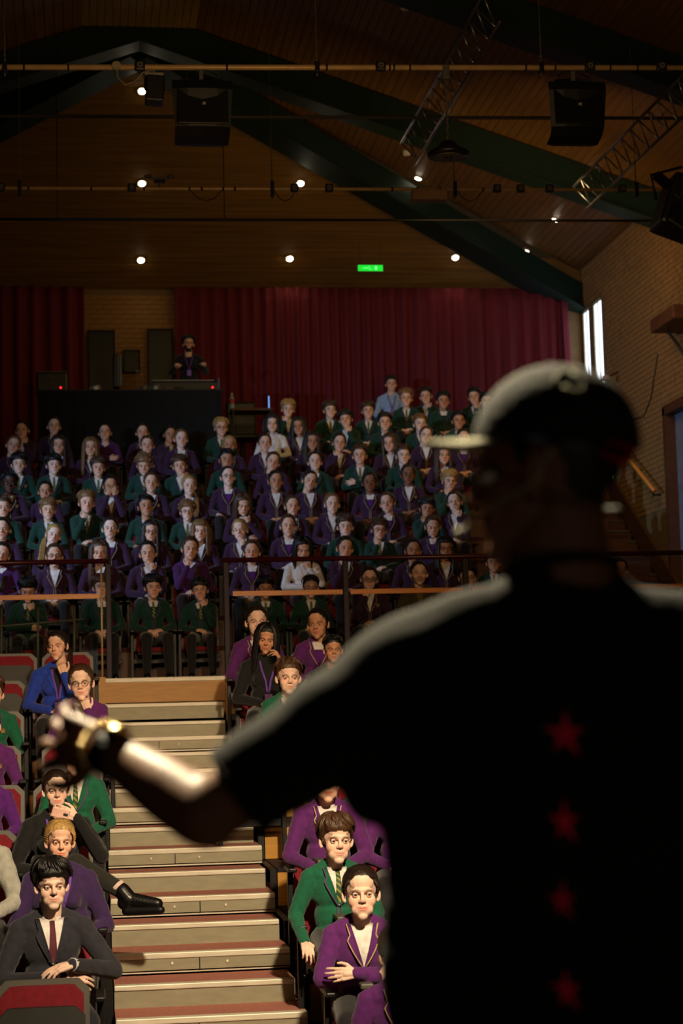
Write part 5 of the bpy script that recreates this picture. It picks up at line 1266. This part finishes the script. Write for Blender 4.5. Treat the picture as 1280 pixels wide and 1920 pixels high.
# choose the palm so that the thumb points up
hd_ += [cap(LW+(LE-LW)*.3, LW, .030, .026)]
mb.add(remesh(hd_, .0034, 3), 0)
arm = [cap(LS, LE, .052, .043), cap(LE, LE+(LW-LE)*.35, .046, .044), cap(LE+(LW-LE)*.35, LW, .044, .027), cap(RS, RE, .052, .042), cap(RE, RW, .042, .028)]
mb.add(remesh(arm, .007, 5), 0)
mb.add(remesh(hand(RW, (0, .4, -1), (-1, 0, 0), True, C1), .005, 2), 0)
tor = [cap(NB+np.array((0, 0, -.02)), q(1038, 1010, 2.45), .060, .056), ell(NB+np.array((0, .0, -.22)), (.19, .11, .2)), ell(NB+np.array((0, 0, -.5)), (.16, .11, .2))]
lg = [cap((-.10, 0, .92), (-.11, -.01, .50), .09, .06), cap((-.11, -.01, .50), (-.11, .02, .1), .055, .042), cap((.10, 0, .92), (.11, -.01, .50), .09, .06), cap((.11, -.01, .50), (.11, .02, .1), .055, .042)]
mb.add(remesh(tor+lg, .012, 3), 0)
for e, m in eyes(12): mb.add((app(Hs, e[0]), e[1]), m)
me = to_mesh('body', mb); at = me.color_attributes.new('Tint', 'FLOAT_COLOR', 'POINT'); T = np.zeros((mb.n, 4)); T[:, 3] = 1; T[:n0] = ht; at.data.foreach_set('color', T.ravel())
part('body', me, [M_SKIN, M_EYE, M_IRIS], t, lin((120, 80, 54)))
sl_end = LS+(LE-LS)*.84
tee = [ell(NB+np.array((0, 0, -.17)), (.225, .125, .16)), ell(NB+np.array((-.008, 0, -.30)), (.245, .135, .22)), ell(NB+np.array((-.01, 0, -.46)), (.250, .135, .26)), cap(NB+np.array((-.012, 0, -.62)), NB+np.array((-.012, 0, -.66)), .20, .20),
       cap(NB+np.array((-.11, .0, -.045)), LS+np.array((.0, 0, .0)), .062, .078), cap(NB+np.array((.11, .0, -.045)), RS, .062, .078), cap(NB+np.array((-.05, 0, -.02)), NB+np.array((.05, 0, -.02)), .062, .062),
       cap(NB+np.array((0, 0, -.05)), NB+np.array((-.002, 0, .018)), .092, .072), cap(RS, RS+(RE-RS)*.7, .078, .075)]
dl = (sl_end-LS)/np.linalg.norm(sl_end-LS); tee.append(cyl(LS, sl_end, .078, .064, 24))
tee.append(cap(LS+np.array((.03, 0, -.02)), LS+(LE-LS)*.45+np.array((.07, 0, -.075)), .07, .05))
v, f = remesh(tee, .008, 5)
wr = np.sin(v[:, 0]*28+np.sin(v[:, 2]*17)*1.6)*np.sin(v[:, 2]*24+v[:, 0]*12)
c = v-(NB+np.array((0, 0, -.3))); c /= np.linalg.norm(c, axis=1)[:, None]; v = v+c*(wr*.005)[:, None]
part('t_shirt', (v, f), M_TEE, t, smooth=True); TB = bvh_of((v, f))
part('neck_rib', tube([NB+np.array((.070*math.cos(a)-.002, .070*math.sin(a), .036+.012*math.sin(a)*-1)) for a in np.linspace(0, 2*math.pi, 25)], .009, 8), M_TEE, t, smooth=True)
part('sleeve_hem', tube([sl_end+frame_of(dl)[0]*.063*math.cos(a)+frame_of(dl)[1]*.063*math.sin(a) for a in np.linspace(0, 2*math.pi, 25)], .004, 6), M_TEE, t, smooth=True)
part('trousers', remesh([cap((-.10, 0, .90), (-.11, -.01, .50), .11, .085), cap((-.11, -.01, .50), (-.11, .02, .08), .08, .07), cap((.10, 0, .90), (.11, -.01, .50), .11, .085), cap((.11, -.01, .50), (.11, .02, .08), .08, .07), ell((0, 0, .93), (.19, .14, .14))], .016, 3), M_TEE, t, smooth=True)
for s in (-1, 1): part('shoe', remesh([cap((s*.11, 0, .05), (s*.13, .19, .04), .048, .042), cap((s*.11, -.03, .05), (s*.11, .01, .09), .045, .045)], .010, 2), M_SHOE, t, smooth=True)
# stars down the spine
def pxl(pts, Y=2.33): return [(q(a, b, Y)[0], q(a, b, Y)[2]) for a, b in pts]
for n, (cx, cy, a, sk) in enumerate(((1063, 1377, 46, 1.0), (1057, 1541, 40, .85), (1056, 1690, 36, .7), (1060, 1856, 36, .7))):
    pts = []
    for k in range(10):
        an = math.pi/2+k*math.pi/5; r_ = a*(1 if k % 2 == 0 else .30)*(1.0, 1, .95, 1, .8, 1, 1.08, 1, .85, 1)[k]
        pts.append((cx+r_*math.cos(an)*(.95 if n == 0 else .82), cy-r_*math.sin(an)*(1.0 if n == 0 else 1.1)))
    part('printed_star', fan(TB, pxl(pts), .0015, .003, sub=3, lev=3), M_STAR, t)
sc_ = [cast(TB, *pxl([(741+3*math.sin(k), 1560+40*k)])[0], off=.004) for k in range(9)]; sc_ = [c_ for c_ in sc_ if c_ is not None]
if len(sc_) > 2: part('side_cable', tube(sc_, .0022, 6), M_PALEL, t, smooth=True)
# cap
CR = RAD+np.array((.011, .012, .016)); CC = CEN+np.array((0, .002, .004))
def cpt(th, ph): 
    d = np.array((math.sin(th)*math.sin(ph), -math.sin(th)*math.cos(ph), math.cos(th))); 
    return CC+d*CR*(1+.05*max(0, -d[1])*d[2])
NPH, NTH = 72, 14; v = []; f = []
def thb(ph): a = abs((ph+math.pi) % (2*math.pi)-math.pi); return 1.46+.30*(a/math.pi)**1.5
for i in range(NTH+1):
    for k in range(NPH):
        ph = 2*math.pi*k/NPH; v.append(cpt(.02+(thb(ph)-.02)*i/NTH, ph)*1.0)
for i in range(NTH):
    for k in range(NPH): f.append((i*NPH+k, i*NPH+(k+1) % NPH, (i+1)*NPH+(k+1) % NPH, (i+1)*NPH+k))
f.append(tuple(range(NPH-1, -1, -1)))
cv = app(Hs, np.array(v)); CB = bvh_of((cv, f))
o = part('cap_crown', (cv, f), M_CAPB, t, smooth=True); sd = o.modifiers.new('s', 'SOLIDIFY'); sd.thickness = .003; sd.offset = -1
for k in range(6):
    ph = math.pi/6+k*math.pi/3; part('cap_seam', tube([tuple(app(Hs, (cpt(.05+(thb(ph)-.05)*i/10, ph)*1.003)[None])[0]) for i in range(11)], .0016, 5), M_CAPB, t, smooth=True)
part('cap_button', ell(app(Hs, (cpt(0, 0)+np.array((0, 0, .002)))[None])[0], (.008, .008, .005), 10), M_CAPB, t, smooth=True)
v = []; f = []; nu, nv = 20, 8
for lay in (0, 1):
    for i in range(nv+1):
        for k in range(nu+1):
            a = -1+2*k/nu; ph = a*.98; e = cpt(thb(ph), ph); r_ = i/nv
            out = np.array((.0+ .012*a*r_, -.078*r_*math.sqrt(max(0, 1-(a*.93)**2)), -.020*r_*0-.020*a*a*(.4+.6*r_)+.006*r_))
            v.append(e+out+np.array((0, .004, .008-.004*lay)))
m = (nu+1)*(nv+1)
for i in range(nv):
    for k in range(nu):
        a = i*(nu+1)+k; f += [(a, a+1, a+nu+2, a+nu+1), (m+a, m+a+nu+1, m+a+nu+2, m+a+1)]
for k in range(nu): a = nv*(nu+1)+k; f.append((a, a+1, m+a+1, m+a))
for i in range(nv): a = i*(nu+1); f.append((a, a+nu+1, m+a+nu+1, m+a)); a += nu; f.append((a, m+a, m+a+nu+1, a+nu+1))
part('cap_brim', (app(Hs, np.array(v)), f), M_BRIM, t, smooth=True)
def cprint(name, pts, m, sub=2): part(name, fan(CB, pxl(pts, 2.36), .0018, .003, sub=sub, lev=4), m, t)
cprint('cap_print', [(932, 800), (940, 772), (962, 786), (968, 770), (982, 790), (992, 778), (1000, 798), (1018, 812), (1022, 826), (1000, 824), (975, 812), (950, 808)], M_LOGO)
cprint('cap_patch', [(1132, 826), (1186, 838), (1186, 868), (1130, 852)], M_REDP)
cprint('cap_print', [(1126, 762), (1136, 766), (1126, 790), (1116, 806), (1110, 800), (1118, 782)], M_BLUEP)
for pts in ([(1046, 716), (1052, 700), (1066, 690), (1080, 688)], [(1082, 690), (1096, 706), (1098, 722), (1088, 736), (1070, 730), (1060, 722)]):
    lp = [cast(CB, *w_, off=.003) for w_ in pxl(resample(pts, 8), 2.36)]; lp = [w_ for w_ in lp if w_ is not None]
    if len(lp) > 2: part('cap_piping', tube(lp, .0032, 6), M_PALEL, t, smooth=True)
part('hair', hair_mesh('B', True), M_HAIR, t, HC['k'], mtx=Hs)
# headset microphone
hp_ = [(.050, -.108, -.070), (.070, -.075, -.052), (.083, -.02, -.034), (.090, .015, -.020), (.085, .035, .02)]
part('headset_boom', tube([tuple(app(Hs, np.array([w_]))[0]) for w_ in hp_], .0022, 6), M_MIC, t, smooth=True)
part('headset_capsule', ell(app(Hs, np.array([(.049, -.110, -.071)]))[0], (.008, .008, .008), 10), M_MIC, t, smooth=True)
nb_ = [(.086, .02, -.03), (.070, .058, -.045), (.045, .086, -.05), (0, .098, -.052), (-.045, .086, -.05), (-.066, .055, -.045)]
part('headset_band', tube([tuple(app(Hs, np.array([w_]))[0]) for w_ in nb_], .0026, 6), M_UNDER, t, smooth=True)
# wrist: black strap and polished link bracelet
u = (LE-LW)/np.linalg.norm(LE-LW); A, B, D = frame_of(u)
mb = MB(); mb.add(rings([(LW+u*.040, .031, .031, A, B), (LW+u*.036, .034, .034, A, B), (LW+u*.012, .034, .034, A, B), (LW+u*.008, .031, .031, A, B)], 24)); part('watch_strap', mb, M_BLACK, t, smooth=False)
for k in range(16):
    a = 2*math.pi*k/16; c = LW-u*.006+A*.031*math.cos(a)+B*.031*math.sin(a); part('bracelet_link', ell(c, (.0065, .0065, .0065), 8), M_GOLD, t, smooth=True)
up_ = np.array((0, 0, 1.)); up_ -= u*np.dot(up_, u); up_ /= np.linalg.norm(up_)
part('watch_case', ell(LW+u*.022+up_*.035+np.array((0, -.006, 0)), (.019, .019, .008), 14), M_GOLD, t, smooth=True)
